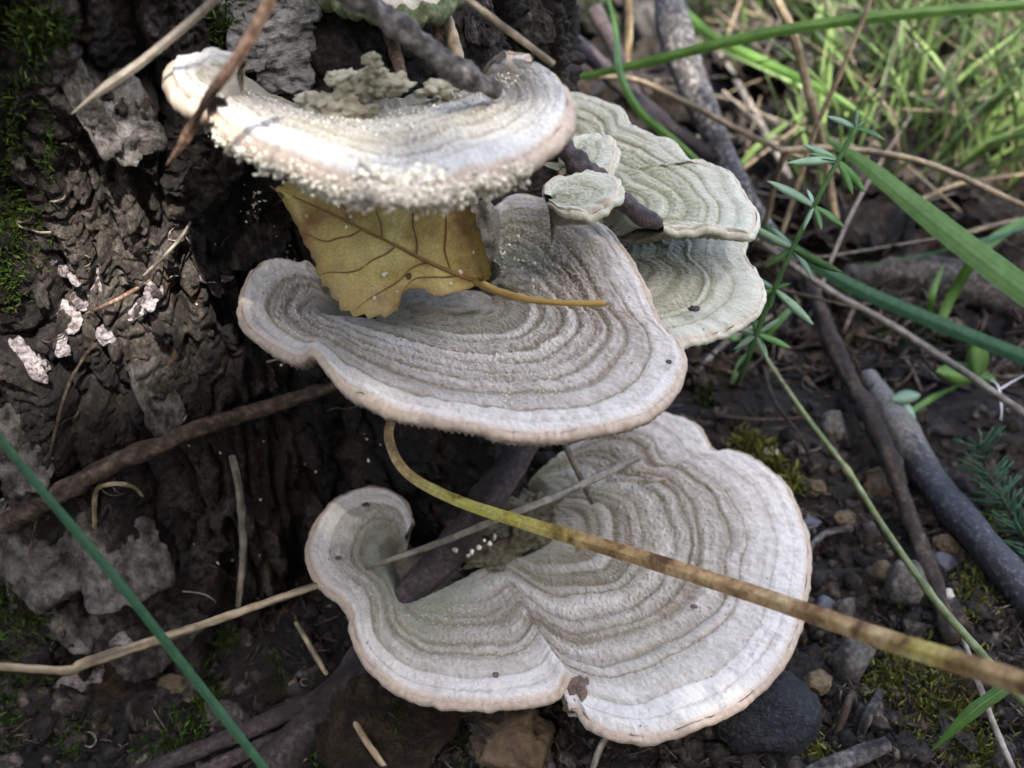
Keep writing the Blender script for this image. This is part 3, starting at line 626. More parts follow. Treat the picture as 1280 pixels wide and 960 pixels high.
o = obj('crumb_crust', mb.mesh('crumb_crust', smooth=False), M['crumb'], A_['root']); o['kind'] = 'stuff'

# ------------------------------------------------------------------ bark plates on the trunk
def plate(x, y, wx, hy, m, seed, rot=0., thick=.0035, lift=.002, sides=9, which='trunk', tilt=(0, 0), parent=None, name='bark_plate'):
    """irregular flake lying on the surface hit by the ray through (x, y); wx, hy in photo pixels there"""
    c, n = hit(x, y, which); dist = np.linalg.norm(c - CAM)
    ns = []
    for ox, oy in ((0, 0), (wx * .35, 0), (-wx * .35, 0), (0, hy * .35), (0, -hy * .35)): ns.append(hit(x + ox, y + oy, which)[1])
    n = np.mean(ns, 0); v = (CAM - c) / dist; n = n / np.linalg.norm(n) * .6 + v * .5; n /= np.linalg.norm(n)
    ex = np.cross(np.array([0, 0, 1.]), n); ex /= np.linalg.norm(ex); ey = np.cross(n, ex)
    g = np.random.default_rng(seed); W = wx * dist / FPX; Hh = hy * dist / FPX
    nr, na = 12, 64
    a = np.linspace(0, 2 * math.pi, na, endpoint=False); ca, sa = np.cos(a), np.sin(a)
    sup = (np.abs(ca) ** 5 + np.abs(sa) ** 5) ** (-1 / 5.)
    jag = n1(np.floor(a / 6.2832 * 19) * .37 + seed * 1.7, seed)
    rad = sup * (1 + .20 * n1(a / 6.283 * sides + seed * 1.7, seed) + .16 * jag + .08 * n1(a * 9.3 + seed, seed + 1))
    rad = np.clip(rad, .45, 1.6)
    V = []; 
    for k in range(nr):
        f = (k + .02) / (nr - 1) if k else 0.02
        X = ca * rad * f * W / 2; Y = sa * rad * f * Hh / 2
        X, Y = X * math.cos(rot) - Y * math.sin(rot), X * math.sin(rot) + Y * math.cos(rot)
        zz = thick * (.8 + .5 * fbm(np.stack([X * 140, Y * 90, X * 0 + seed], -1), 3, seed)) + X * math.tan(tilt[0]) + Y * math.tan(tilt[1])
        zz = zz + .0007 * np.round(1.6 * fbm(np.stack([X * 160, Y * 260, X * 0 + seed], -1), 2, seed + 3)) + .0004 * fbm(np.stack([X * 900, Y * 900, X * 0], -1), 2, seed + 5)
        V.append(c + n * lift + X[:, None] * ex + Y[:, None] * ey + zz[:, None] * n)
    edge = V[-1] - n * (thick * 1.2)
    V.append(edge); V.append(c + (edge - c) * .5 - n * thick * .8)
    V = np.concatenate(V); mb = MB(); base = np.array(parent.location) if parent else np.zeros(3)
    F = grid_faces(nr + 2, na, True)
    F = np.vstack([F, [[0, (i + 1), (i + 2), (i + 2)] for i in range(na - 2)]])
    mb.add(V - base, F); return obj(name, mb.mesh(name, smooth=True), m, parent)
PL = [(150, 150, 62, 95, 'bark_pale', .2), (118, 140, 30, 110, 'bark_pale', .25), (352, 45, 74, 70, 'birch_plate', .1), (312, 62, 44, 60, 'birch_plate', -.2), (305, 8, 50, 50, 'birch_plate', .2), (372, 95, 44, 46, 'birch_plate', 0), (385, 10, 36, 44, 'birch_plate', .1), (335, 100, 34, 30, 'birch_plate', .2),
      (300, 270, 110, 120, 'bark_plate', .05), (275, 300, 60, 70, 'bark_plate', 0), (190, 490, 52, 110, 'bark_pale', -.1), (165, 460, 40, 60, 'bark_plate', .3), (75, 690, 115, 110, 'bark_pale', .1),
      (150, 690, 100, 130, 'bark_pale', -.2), (95, 760, 80, 90, 'bark_pale', .3), (20, 560, 60, 100, 'bark_pale', .1), (640, 50, 60, 70, 'bark_plate', 0), (60, 100, 60, 80, 'bark_plate', .2),
      (230, 110, 70, 110, 'bark_plate', .1), (250, 200, 50, 80, 'bark_plate', -.2), (50, 200, 50, 90, 'bark_plate', .1), (120, 250, 60, 90, 'bark_plate', .2), (200, 340, 60, 80, 'bark_plate', 0), (240, 420, 60, 100, 'bark_plate', .1),
      (290, 560, 60, 80, 'bark_plate', -.2), (100, 500, 60, 120, 'bark_plate', .12), (40, 430, 40, 90, 'bark_plate', -.1), (340, 640, 70, 90, 'bark_plate', .3), (240, 620, 70, 80, 'bark_plate', .2), (190, 800, 110, 80, 'bark_plate', .2), (115, 850, 70, 70, 'pink_plate', .2),
      (118, 352, 30, 44, 'pink_plate', .5), (104, 375, 26, 22, 'pink_plate', .1), (82, 398, 24, 34, 'pink_plate', .1), (76, 432, 16, 26, 'pink_plate', -.3), (68, 325, 14, 44, 'pink_plate', .3), (190, 372, 18, 30, 'pink_plate', -.5), (168, 388, 22, 18, 'pink_plate', .3), (36, 450, 16, 56, 'pink_plate', -.1), (132, 418, 18, 22, 'pink_plate', .4), (272, 345, 36, 16, 'pink_plate', -.3),
      (55, 455, 10, 20, 'pink_plate', .2), (96, 350, 10, 18, 'pink_plate', .6), (150, 800, 22, 18, 'birch_plate', .3), (10, 628, 40, 18, 'birch_plate', 0), (600, 20, 40, 60, 'bark_plate', 0), (665, 25, 40, 60, 'bark_plate', .1), (560, 60, 40, 50, 'bark_plate', .1), (440, 50, 50, 50, 'bark_plate', .3)]
DROP = {(60, 100), (230, 110), (250, 200), (50, 200), (120, 250), (200, 340), (240, 420), (290, 560), (40, 430), (240, 620), (275, 300), (165, 460), (340, 640), (440, 50), (100, 500)}
for k, (x, y, wx, hy, m, rt) in enumerate(p for p in PL if p[:2] not in DROP): plate(x, y, wx, hy, M[m], 300 + k, rt, .0012 + .0012 * random.random(), {'bark_plate': -.0006, 'bark_pale': .0010, 'birch_plate': .0030}.get(m, -.0007), tilt=(random.uniform(-.15, .15), random.uniform(-.12, .12)), parent=tree)
g = np.random.default_rng(77)
for k in range(14):
    x, y = g.uniform(0, 560), g.uniform(0, 760)
    plate(x, y, g.uniform(10, 24), g.uniform(24, 60), M['bark_plate'], 500 + k, g.uniform(-.35, .35), .0012, -.0004, 6, tilt=(g.uniform(-.3, .3), g.uniform(-.3, .3)), parent=tree)

# ------------------------------------------------------------------ twigs, straws and blades that can be told apart
def twig(name, label, P, r, m, cat='twig', seed=1, rough=.25, rs=.7, seg=12, n=None, lumps=(), extra=None, group=None, a=0.):
    P = np.asarray(P, float); mb = MB(); tube(mb, P, r, seg, n or len(P) * 12, rough, rs, seed, a, lumps=lumps)
    b = P[np.argmin(P[:, 2])]
    if extra:
        root = thing(name, label, cat, b, group); obj('stem', mb.mesh('stem', b), M[m], root)
        for nm, Pe, re, me in extra:
            q = MB(); tube(q, np.asarray(Pe, float), re, 9, len(Pe) * 9, rough, rs, seed + 3); obj(nm, q.mesh(nm, b), M[me], root)
        return root
    return tag(obj(name, mb.mesh(name, b), M[m], loc=b), label, cat, group)
def grass(name, label, P, wd, m, cat='grass', fold=.3, tw=0., n=None, group=None, side=None, thick=.12, a=0.):
    P = np.asarray(P, float); mb = MB(); blade(mb, P, wd, n or len(P) * 12, fold, tw, side, thick=thick, a=a)
    b = P[np.argmin(P[:, 2])]
    return tag(obj(name, mb.mesh(name, b), M[m], loc=b), label, cat, group)
# dark woody stem that the lowest bracket grew around
twig('dark_stem', 'thick dark woody stem gripped by the curled lobe of the lowest bracket', [at(690, 480, .335), at(655, 555, .315), at(615, 620, .312), plane(565, 685, .034), plane(516, 738, .0265), plane(480, 790, .016), gp(440, 850, .008), gp(390, 910, .006), gp(345, 965, .004)],
     [.0045, .0050, .0054, .0054, .0050, .0055, .0062, .0070, .0072], 'twig_dark', 'stem', 21, .16, .35, 16, 110, ((.62, .25, .03), (.3, .2, .02)))
twig('fallen_twig', 'bent brown twig lying across the bark below the grey bracket', [hp(-15, 668, .006), hp(60, 625, .010), hp(150, 575, .012), hp(240, 540, .013), hp(320, 512, .014), hp(400, 488, .012), hp(455, 470, .006)], [.0030, .0030, .0029, .0026, .0024, .0020, .0014], 'twig_brown', seed=23, rough=.25, n=110, seg=16)
twig('knotty_twig', 'knotty grey twig ending on the topmost white bracket', [at(395, -30, .220), at(470, 12, .221), at(530, 55, .222), at(572, 88, .223), plane(622, 116, ZA - .002)], [.0024, .0025, .0026, .0026, .0018], 'twig_grey', seed=25, rough=.35, lumps=((.78, .3, .05), (.4, .1, .06)), n=110, seg=20)
twig('dead_snag', 'blackish broken snag poking out between the greenish brackets', [plane(670, 165, H - .130), plane(715, 195, H - .135), plane(760, 240, H - .142), plane(800, 268, H - .146), plane(826, 281, H - .148)], [.0036, .0033, .0030, .0026, .0016], 'twig_dark', seed=27, rough=.4, seg=14, n=60)
twig('wood_splinter', 'reddish brown splinter standing behind the topmost bracket', [at(484, 40, .272), at(495, 70, .265), at(506, 108, .255)], [.0013, .0016, .0012], 'straw_red', seed=28, seg=7)
twig('wood_splinter', 'pale tan splinter standing beside the knotty twig', [at(556, 10, .275), at(566, 48, .266), at(574, 80, .262)], [.0014, .0016, .0015], 'straw', seed=29, seg=7)
twig('wood_splinter', 'tan splinter with a dark back standing beside the knotty twig', [at(540, 12, .277), at(548, 48, .268)], [.0013, .0014], 'straw_red', seed=30, seg=7)
# straws and needles on the upper trunk
grass('dry_grass', 'greyish dry blade slanting across the mossy bark with a pointed tip', [at(290, -25, .225), at(255, 12, .228), at(180, 75, .230), at(128, 112, .232), at(90, 142, .236)], [.0017, .0018, .0018, .0020, .0003], 'straw_grey', fold=.8)
grass('dry_grass', 'reddish dry blade piercing the small lobe of the topmost bracket', [at(352, -40, .190), at(330, 15, .192), at(295, 75, .195), at(264, 117, .1995), at(243, 152, .216), at(226, 182, .221), at(208, 206, .225)], [.0022, .0022, .0022, .0021, .0014, .0024, .0003], 'straw_red', fold=.5)
twig('straw', 'pale thin straw leaning on the rear rim of the topmost bracket', [at(560, -20, .240), at(625, 30, .234), at(692, 80, .228)], [.0007, .0008, .0007], 'straw', 'straw', 31, .08, .4, 8)
# the long bicoloured blade over the lowest bracket
grass('dry_grass', 'long yellow brown dry blade arching over the lowest bracket', [at(520, 470, .32), at(492, 520, .305), at(487, 552, .300), at(510, 592, .296), at(570, 625, .289), at(660, 655, .279), at(800, 697, .262), at(950, 745, .243), at(1100, 797, .222), at(1220, 835, .206), at(1330, 872, .192)],
      [.0022, .0028, .0030, .0034, .0040, .0042, .0042, .0042, .0042, .0042, .0042], 'straw_bi', fold=.5, n=160, a=np.clip(np.exp(-((np.linspace(0, 1, 160) - .30) / .11) ** 2) + .55 * np.exp(-((np.linspace(0, 1, 160) - .86) / .03) ** 2), 0, 1))
twig('straw', 'thin grey straw lying across the lowest bracket beneath the long dry blade', [plane(458, 710, .0365), plane(540, 682, .050), at(620, 650, .297), at(700, 618, .305), plane(798, 572, .046)], [.0009, .0011, .0012, .0012], 'straw_grey', 'straw', 33, .12, .5, 8)
twig('straw', 'short grey straw stub dropping onto the back of the lowest bracket', [at(690, 520, .315), at(715, 575, .31), plane(740, 628, .036)], [.0010, .0010, .0010], 'straw_grey', 'straw', 34, .12, .5, 8)
twig('straw', 'tiny flattened straw bit lying on the zoned back of the lowest bracket', [plane(798, 604, .0365), plane(832, 599, .0375)], [.0010, .0007], 'straw_grey', 'straw', 35, .2, .5, 8)
twig('straw', 'pale kinked straw lying against the foot of the trunk', [at(-20, 832, .262), at(85, 838, .265), at(110, 828, .266), at(250, 782, .283), at(395, 732, .30)], [.0009, .0011, .0014, .0012, .0011], 'straw', 'straw', 36, .1, .5, 8)
twig('straw', 'broken straw stub slanting beneath the dark stem', [gp(370, 778, .012), gp(392, 815, .013), gp(408, 842, .012)], [.0007, .0010, .0008], 'straw', 'straw', 37, .1, .5, 8)
twig('straw', 'straw stub sticking into the brown fallen leaf', [gp(432, 880, .008), gp(455, 922, .011), gp(485, 965, .010)], [.0008, .0011, .0010], 'straw', 'straw', 38, .1, .5, 8)
twig('root_fibre', 'brown upright root fibre hanging in front of the dark bark', [hp(290, 570, .006), hp(300, 620, .008), hp(304, 690, .008), hp(298, 758, .008)], [.0011, .0013, .0013, .0009], 'straw_grey', 'root', 39, .15, .5, 8)
twig('root_fibre', 'thin pink root fibre crossing the sunlit bark chips', [hp(108, 392, .004), hp(140, 378, .006), hp(172, 360, .006), hp(188, 350, .004)], [.0005, .0006, .0006, .0004], 'straw_red', 'root', 40, .15, .5, 7)
twig('root_fibre', 'wiry grey root fibre curving up the dark trunk', [hp(180, 345, .004), hp(205, 320, .006), hp(225, 298, .006), hp(238, 278, .004)], [.0005, .0005, .0005, .0004], 'straw_grey', 'root', 41, .15, .5, 7)
twig('root_fibre', 'long thin root fibre looping over the lower bark', [hp(35, 700, .004), hp(75, 515, .005), hp(100, 455, .006), hp(120, 430, .004)], [.0004, .0005, .0005, .0004], 'twig_brown', 'root', 42, .15, .5, 7)
twig('root_fibre', 'hooked pale root fibre beside the green blade', [hp(118, 660, .004), hp(120, 615, .008), hp(140, 605, .010), hp(165, 608, .008), hp(178, 620, .004)], [.0007, .0008, .0008, .0006, .0005], 'straw', 'root', 43, .15, .5, 7)
grass('green_grass', 'narrow dark green blade slanting in front of the trunk foot', [at(-25, 515, .222), at(50, 610, .228), at(150, 730, .238), at(240, 845, .250), at(330, 960, .262), at(350, 990, .266)], [.0014, .0018, .0020, .0021, .0021, .0021], 'blade_blue', fold=.35)
# right of the brackets
twig('grass_stalk', 'grey green jointed grass stalk running from the herb down past the pebbles', [gp(945, 428, .03), gp(1000, 510, .032), gp(1060, 590, .034), gp(1108, 664, .036), gp(1165, 745, .040), gp(1225, 815, .045), gp(1300, 900, .05)], [.0008, .0010, .0011, .0011, .0012, .0012, .0012], 'stalk', 'stalk', 44, .06, .4, 8, lumps=((.42, .5, .012), (.72, .4, .012)))
grass('green_grass', 'bright green pointed leaf branching off the jointed grass stalk', [gp(1262, 856, .045), gp(1215, 890, .040), gp(1165, 938, .022)], [.0035, .0036, .0005], 'blade', fold=.4)
twig('brown_twig', 'knobbly brown twig leaning over the dark branch', [gp(1005, 330, .02), gp(1022, 380, .022), gp(1050, 450, .020), gp(1080, 505, .018), gp(1110, 570, .017), gp(1135, 640, .015), gp(1165, 720, .010), gp(1190, 800, .006)], [.0028, .0036, .0034, .0034, .0036, .0030, .0030, .0028], 'twig_brown', seed=45, rough=.22, lumps=((.28, .3, .03), (.5, .3, .03), (.62, .4, .02)), n=100, seg=14)
twig('fallen_branch', 'thick fallen branch, pale then black, lying along the bare soil', [gp(1085, 470, .006), gp(1130, 545, .010), gp(1170, 610, .012), gp(1230, 680, .012), gp(1320, 790, .010)], [.0040, .0066, .0066, .0060, .0060], 'branch_two', 'branch', 46, .14, .3, 18, 80, lumps=((.25, .12, .04), (.6, .1, .05)), a=np.array([-1, -.7, -.3, .3, .8, 1, 1, 1]))
twig('fallen_branch', 'lichen whitened branch leaning in the dry grass behind the greenish brackets', [at(832, -10, .55), at(845, 40, .54), at(868, 110, .53), at(900, 185, .52), at(930, 245, .51), at(985, 330, .50)], [.0060, .0090, .0080, .0064, .0056, .0045], 'twig_lichen', 'branch', 47, .12, .3, 16, 80,
     extra=[('side_branch', [at(900, 205, .52), at(875, 185, .52), at(835, 158, .53), at(775, 105, .54), at(735, 68, .55), at(685, 30, .56)], [.0046, .0040, .0042, .0046, .0046], 'twig_dark'), ('side_branch', [at(850, 190, .49), at(825, 165, .50), at(795, 120, .51), at(768, 60, .52), at(742, 12, .53)], [.0026, .0030, .0034, .0036, .0040], 'twig_dark')])
twig('fallen_branch', 'weathered grey branch stub leaning behind the whitened branch', [gp(795, 0, .03), gp(812, 30, .03), gp(826, 60, .02)], [.011, .012, .011], 'twig_grey', 'branch', 48, .15, .3, 14)
twig('fallen_branch', 'bare brown branch lying under the broad green blade', [gp(1060, 350, .01), gp(1130, 340, .012), gp(1200, 352, .012), gp(1275, 372, .01), gp(1340, 392, .01)], [.009, .010, .011, .011, .011], 'twig_grey', 'branch', 49, .15, .3, 14)
for k, (P, r, m, lab) in enumerate((
  ([at(945, 300, .48), at(1040, 365, .45), at(1120, 410, .44), at(1205, 465, .42), at(1300, 530, .40)], .0014, 'straw_grey', 'long grey straw slanting down past the round green leaves'),
  ([at(950, 310, .48), at(966, 240, .455), at(979, 196, .44), at(986, 188, .438), at(1060, 187, .44), at(1160, 205, .45), at(1290, 262, .46)], .0013, 'straw', 'sharply kinked tan straw folded over beside the herb tip'),
  ([at(960, -20, .47), at(990, 40, .47), at(1012, 120, .48), at(1030, 190, .49), at(1045, 275, .50)], .0019, 'straw', 'pale upright straw behind the tip of the herb'),
  ([at(1095, -20, .45), at(1060, 70, .45), at(1020, 160, .46), at(985, 270, .47), at(960, 330, .48)], .0011, 'straw', 'thin tan straw crossing the pale upright straw'),
  ([at(730, 95, .52), at(800, 102, .50), at(870, 135, .50), at(960, 180, .50), at(1075, 225, .52)], .0014, 'straw', 'tan straw passing behind the whitened branch'),
  ([at(786, -20, .52), at(785, 60, .53), at(780, 130, .54)], .0020, 'straw', 'pale greenish upright stalk behind the greenish brackets'),
  ([gp(1140, 255, .03), gp(1200, 230, .05), gp(1300, 215, .06)], .0012, 'straw', 'tan straw behind the broad green blade'),
  ([gp(1180, 300, .03), gp(1230, 285, .05), gp(1300, 270, .06)], .0012, 'straw', 'tan straw under the broad green blade'),
  ([gp(885, 40, .03), gp(925, 110, .03), gp(975, 200, .03), gp(1000, 250, .01)], .0022, 'straw_grey', 'grey straw running alongside the whitened branch'),
  ([gp(860, 480, .003), gp(905, 430, .01), gp(965, 395, .012)], .0011, 'straw_grey', 'grey straw half hidden under the lower greenish bracket'),
  ([gp(950, 440, .01), gp(968, 500, .012), gp(1000, 545, .010), gp(1015, 580, .003)], .0007, 'twig_brown', 'wiry brown stem hanging from the herb base'),
  ([gp(895, 520, .003), gp(950, 525, .006), gp(1005, 522, .004)], .0007, 'twig_brown', 'wiry dark root lying on the bare soil'),
  ([gp(1268, 965, .008), gp(1240, 900, .010), gp(1215, 830, .012), gp(1190, 760, .004)], .0009, 'straw_grey', 'thin grey straw under the jointed grass stalk'),
  ([gp(1045, 920, .006), gp(1060, 880, .010), gp(1068, 860, .006)], .0012, 'twig_brown', 'short forked brown twig beside the black stone'),
  ([gp(1100, 865, .004), gp(1085, 895, .008), gp(1075, 920, .006)], .0014, 'twig_grey', 'short grey twig under the pebbles'),
  ([gp(900, 895, .004), gp(920, 925, .004), gp(935, 965, .004)], .0007, 'straw', 'fine pale straw beneath the edge of the lowest bracket'),
  ([gp(690, 965, .004), gp(665, 910, .008), gp(645, 880, .006)], .0018, 'twig_grey', 'grey twig lying over the brown rotten lump'),
  ([gp(740, 965, .004), gp(750, 935, .006), gp(768, 910, .006)], .0010, 'straw_grey', 'thin twig under the notch of the lowest bracket'),
  ([gp(180, 965, .004), gp(280, 925, .008), gp(380, 880, .010), gp(440, 845, .004)], .0026, 'twig_dark', 'dark root lying on the soil beside the grey stone'),
  ([gp(230, 975, .003), gp(320, 935, .006), gp(400, 900, .006)], .0022, 'twig_dark', 'second dark root lying close beside the first'),
  ([gp(1010, 970, .006), gp(1070, 945, .008), gp(1110, 930, .006)], .0028, 'twig_grey', 'stout grey twig beneath the black stone'),
  ([gp(1000, 700, .004), gp(1030, 668, .008), gp(1065, 660, .006)], .0012, 'twig_grey', 'curved grey twig above the pebbles'))):
    twig('straw' if 'straw' in m else 'twig', lab, P, [r, r * 1.1, r * .9], m, 'straw' if 'straw' in m else 'twig', 60 + k, .12, .5, 8)
for P, wd, m, lab, fold in (
  ([at(690, 104, .46), at(800, 80, .455), at(920, 50, .45), at(1040, 28, .45), at(1160, 15, .46), at(1310, 4, .48)], [.0020, .0040, .0046, .0046, .0044, .0036], 'blade', 'long green blade lying nearly level behind the greenish brackets', .35),
  ([at(750, -40, .50), at(768, 30, .47), at(775, 90, .44), at(800, 140, .42), at(845, 178, .41), at(885, 215, .41)], [.0012, .0018, .0028, .0034, .0034, .0030], 'blade', 'green blade curving down behind the upper greenish bracket', .35),
  ([at(1035, 175, .43), at(1080, 205, .42), at(1150, 262, .41), at(1230, 325, .40), at(1330, 400, .39)], [.002, .0065, .0085, .0092, .0094], 'blade_skylit', 'broad green blade with painted sky sheen crossing behind the herb', .15),
  ([at(940, 268, .47), at(990, 310, .465), at(1060, 355, .46), at(1150, 395, .455), at(1300, 455, .45)], [.003, .0055, .0062, .0062, .0060], 'blade_blue', 'dark green blade lying low behind the herb', .3),
  ([at(820, -30, .60), at(880, 38, .58), at(960, 80, .57), at(1040, 118, .56), at(1100, 160, .56)], [.003, .0055, .0055, .004, .001], 'blade', 'blurred green blade bending behind the whitened branch', .3),
  ([gp(1065, 335, .05), gp(1150, 320, .06), gp(1230, 300, .07), gp(1310, 275, .08)], [.0006, .0016, .0020, .0022], 'blade_blue', 'fine green blade crossing the broad green one', .3),
  ([gp(1160, 410, .005), gp(1165, 370, .03), gp(1180, 330, .05)], [.003, .0035, .0006], 'blade', 'short upright green blade behind the round leaves', .3),
  ([gp(1170, 420, .005), gp(1190, 370, .03), gp(1230, 310, .06), gp(1290, 270, .08)], [.004, .005, .005, .004], 'blade', 'arching green blade rising behind the round leaves', .3),
  ([gp(1130, 520, .003), gp(1170, 495, .012), gp(1215, 475, .016)], [.0022, .0026, .0008], 'blade', 'small green blade on the soil under the round leaves', .3),
  ([gp(960, 420, .01), gp(975, 400, .02), gp(1000, 375, .03)], [.003, .0032, .0006], 'blade', 'little green blade at the foot of the herb', .3),
  ([gp(915, 480, .004), gp(925, 455, .01), gp(945, 432, .02)], [.0022, .0024, .0012], 'blade', 'little drooping green blade under the herb', .3)):
    grass('green_grass', lab, P, wd, m, fold=fold)

# ------------------------------------------------------------------ yellow birch leaf leaning in the grey bracket
def plane_pt(x, y, p0, n):
    d = ray(x, y); return CAM + d * (((p0 - CAM) @ n) / (d @ n))[..., None]
def build_leaf():
    p_base = plane(598, 353, ZB + .004); p_low = plane(450, 395, ZB + .002); p_tip = at(345, 236, min(.262, np.linalg.norm(hp(345, 236, 0) - CAM) - .003))
    n = np.cross(p_low - p_base, p_tip - p_base); n /= np.linalg.norm(n)
    if n @ (CAM - p_base) < 0: n = -n
    mid = spline([(598, 353), (540, 330), (480, 300), (415, 268), (344, 236)], 60)
    low = spline([(598, 354), (585, 362), (560, 368), (540, 371), (532, 364), (516, 361), (503, 366), (498, 378), (494, 389), (470, 396), (440, 393), (424, 384), (410, 362), (396, 345), (392, 326), (378, 300), (362, 268), (344, 237)], 60)
    up = spline([(598, 352), (606, 345), (600, 318), (590, 285), (578, 250), (560, 228), (520, 208), (470, 200), (420, 205), (375, 218), (344, 235)], 60)
    tooth = 1.0 + .0 * np.arange(60)
    rows = []
    for k, f in enumerate(np.linspace(-1, 1, 25)):
        e = low if f < 0 else up; q = mid + (e - mid) * abs(f)
        if abs(f) == 1: q = q + (e - mid) * (.10 * ((np.arange(60) * .34 % 1) - .5))[:, None]
        P = plane_pt(q[:, 0], q[:, 1], p_base, n)
        u = np.linspace(0, 1, 60); a = abs(f)
        curl = .0030 * a ** 2 * np.sin(math.pi * u) + .0012 * np.sin(u * 38 + a * 3) * a * (1 - a) * 2 + .0012 * fbm(P * 110, 2, 3) + (.006 * sstep(.72, 1, a) * sstep(.45, .05, u) if f > 0 else 0)
        rows.append(P + n * np.asarray(curl)[:, None])
    T = np.stack(rows)
    root = thing('birch_leaf', 'fallen yellow birch leaf with brown veins caught under the topmost bracket', 'leaf', p_low)
    V = np.concatenate([T.reshape(-1, 3), (T - n * .00025).reshape(-1, 3)]); nr = 25; nc = 60; off = nr * nc
    F = grid_faces(nr, nc); F2 = grid_faces(nr, nc)[:, ::-1] + off
    ring = np.concatenate([np.arange(nc), np.arange(1, nr) * nc + nc - 1, (nr - 1) * nc + np.arange(nc - 1)[::-1], np.arange(1, nr - 1)[::-1] * nc])
    Fe = np.stack([ring, np.roll(ring, -1), np.roll(ring, -1) + off, ring + off], 1)
    m, t, b = nodes('birch_leaf_yellow'); tc = N(t, 'ShaderNodeTexCoord'); co = tc.outputs['Object']
    a = tex(t, 55, 5, .6, co); f = tex(t, 700, 4, .6, co)
    c = ramp(t, a.outputs[0], [(.32, (.28, .14, .05)), (.43, (.52, .37, .12)), (.55, (.68, .54, .18)), (.8, (.70, .60, .25))]).outputs[0]
    vo = N(t, 'ShaderNodeTexVoronoi'); vo.inputs['Scale'].default_value = 130; t.links.new(co, vo.inputs['Vector'])
    c = mix(t, mth(t, 'MULTIPLY', mth(t, 'LESS_THAN', vo.outputs['Distance'], .15), .85), c, (.03, .015, .01))
    ed = mth(t, 'MULTIPLY', mth(t, 'POWER', attr(t, 'edge'), 4), mth(t, 'ADD', a.outputs[0], .1), True)
    c = mix(t, ed, c, (.13, .06, .03))
    vr = N(t, 'ShaderNodeTexVoronoi', feature='DISTANCE_TO_EDGE'); vr.inputs['Scale'].default_value = 800; t.links.new(co, vr.inputs['Vector'])
    c = mix(t, mth(t, 'MULTIPLY', mth(t, 'LESS_THAN', vr.outputs['Distance'], .07), .25), c, (.16, .09, .02))
    t.links.new(c, b.inputs['Base Color']); b.inputs['Roughness'].default_value = .5; b.inputs['Specular IOR Level'].default_value = .35; bump(t, b, f.outputs[0], .5, .0003)
    tr = N(t, 'ShaderNodeBsdfTranslucent'); t.links.new(c, tr.inputs[0]); mx = N(t, 'ShaderNodeMixShader'); mx.inputs[0].default_value = .12
    t.links.new(b.outputs[0], mx.inputs[1]); t.links.new(tr.outputs[0], mx.inputs[2]); t.links.new(mx.outputs[0], t.nodes['Material Output'].inputs[0])
    ea = np.abs(np.linspace(-1, 1, 25))[:, None] * np.ones((1, 60)); ea[17:, :24] = 1.0 * np.abs(np.linspace(-1, 1, 25))[17:, None]
    obj('leaf_blade', mesh_np('leaf_blade', V - p_low, np.vstack([F, F2, Fe]), {'edge': np.concatenate([ea.ravel(), ea.ravel()])}), m, root)
    vm = mat('leaf_vein', [(.3, (.20, .10, .035)), (.7, (.30, .18, .06))], 300, .6, .2, .0002, 1500, .1)
    mb = MB(); tube(mb, T[12, ::6] + n * .0002, [.0007, .0005, .0004, .00025], 7, 60, .08); obj('midrib', mb.mesh('midrib', p_low), vm, root)
    for j, (i0, sgn) in enumerate([(5, -1), (14, -1), (24, -1), (34, -1), (8, 1), (18, 1), (28, 1), (38, 1)]):
        pts = []
        for q in np.linspace(0, .93, 7):
            r = 12 + sgn * q * 12; ii = min(58, i0 + q * 17); r0 = int(r); fr = r - r0; r1 = min(24, r0 + 1)
            pts.append(T[r0, int(ii)] * (1 - fr) + T[r1, int(ii)] * fr + n * .00015)
        mb = MB(); tube(mb, pts, [.0003, .00025, .00012], 6, 30); obj('vein', mb.mesh('vein', p_low), vm, root)
    mb = MB(); tube(mb, [T[12, 1] + n * .0003, plane(620, 363, ZB + .004), plane(660, 374, ZB + .0035), plane(710, 379, ZB + .0035), plane(756, 379, ZB + .004)], [.0011, .0010, .0009, .0008, .0009], 8, 50, .1)
    obj('petiole', mb.mesh('petiole', p_low), mat('petiole', [(.3, (.28, .16, .04)), (.7, (.40, .27, .08))], 200, .5, .3, .0002, 1500, .1), root)
    return T, n
LT, LN = build_leaf()
# loose crumbs fallen on leaf, bark and brackets
g = np.random.default_rng(15); mb = MB()
for k in range(20):
    crumbs(mb, LT[g.integers(2, 22), g.integers(5, 50)] + LN * .0004, g.uniform(.0004, .0007), g)
for k in range(45):
    i = g.integers(520, 755); crumbs(mb, B_['P'][int(abs(g.normal(0, 25))) % 180, i] + np.array([0, 0, .0003]), g.uniform(.0004, .0008), g)
for x, y, sx, sy, n_ in ((322, 255, 8, 10, 26), (355, 315, 7, 12, 25), (300, 300, 60, 60, 10), (430, 560, 60, 60, 10), (360, 330, 8, 6, 14), (280, 640, 60, 60, 10)):
    for k in range(n_): crumbs(mb, hp(g.normal(x, sx), g.normal(y, sy), .0004), g.uniform(.00022, .0006), g)
for x, y in ((605, 675), (598, 684), (612, 680), (590, 690), (585, 694), (570, 688), (618, 672)): crumbs(mb, plane(x, y, .0395), .0009, g)
o = obj('crumbs', mb.mesh('crumbs', smooth=False), M['crumb']); tag(o, 'pale crumbs scattered over the leaf, bark and brackets', 'crumbs', kind='stuff')

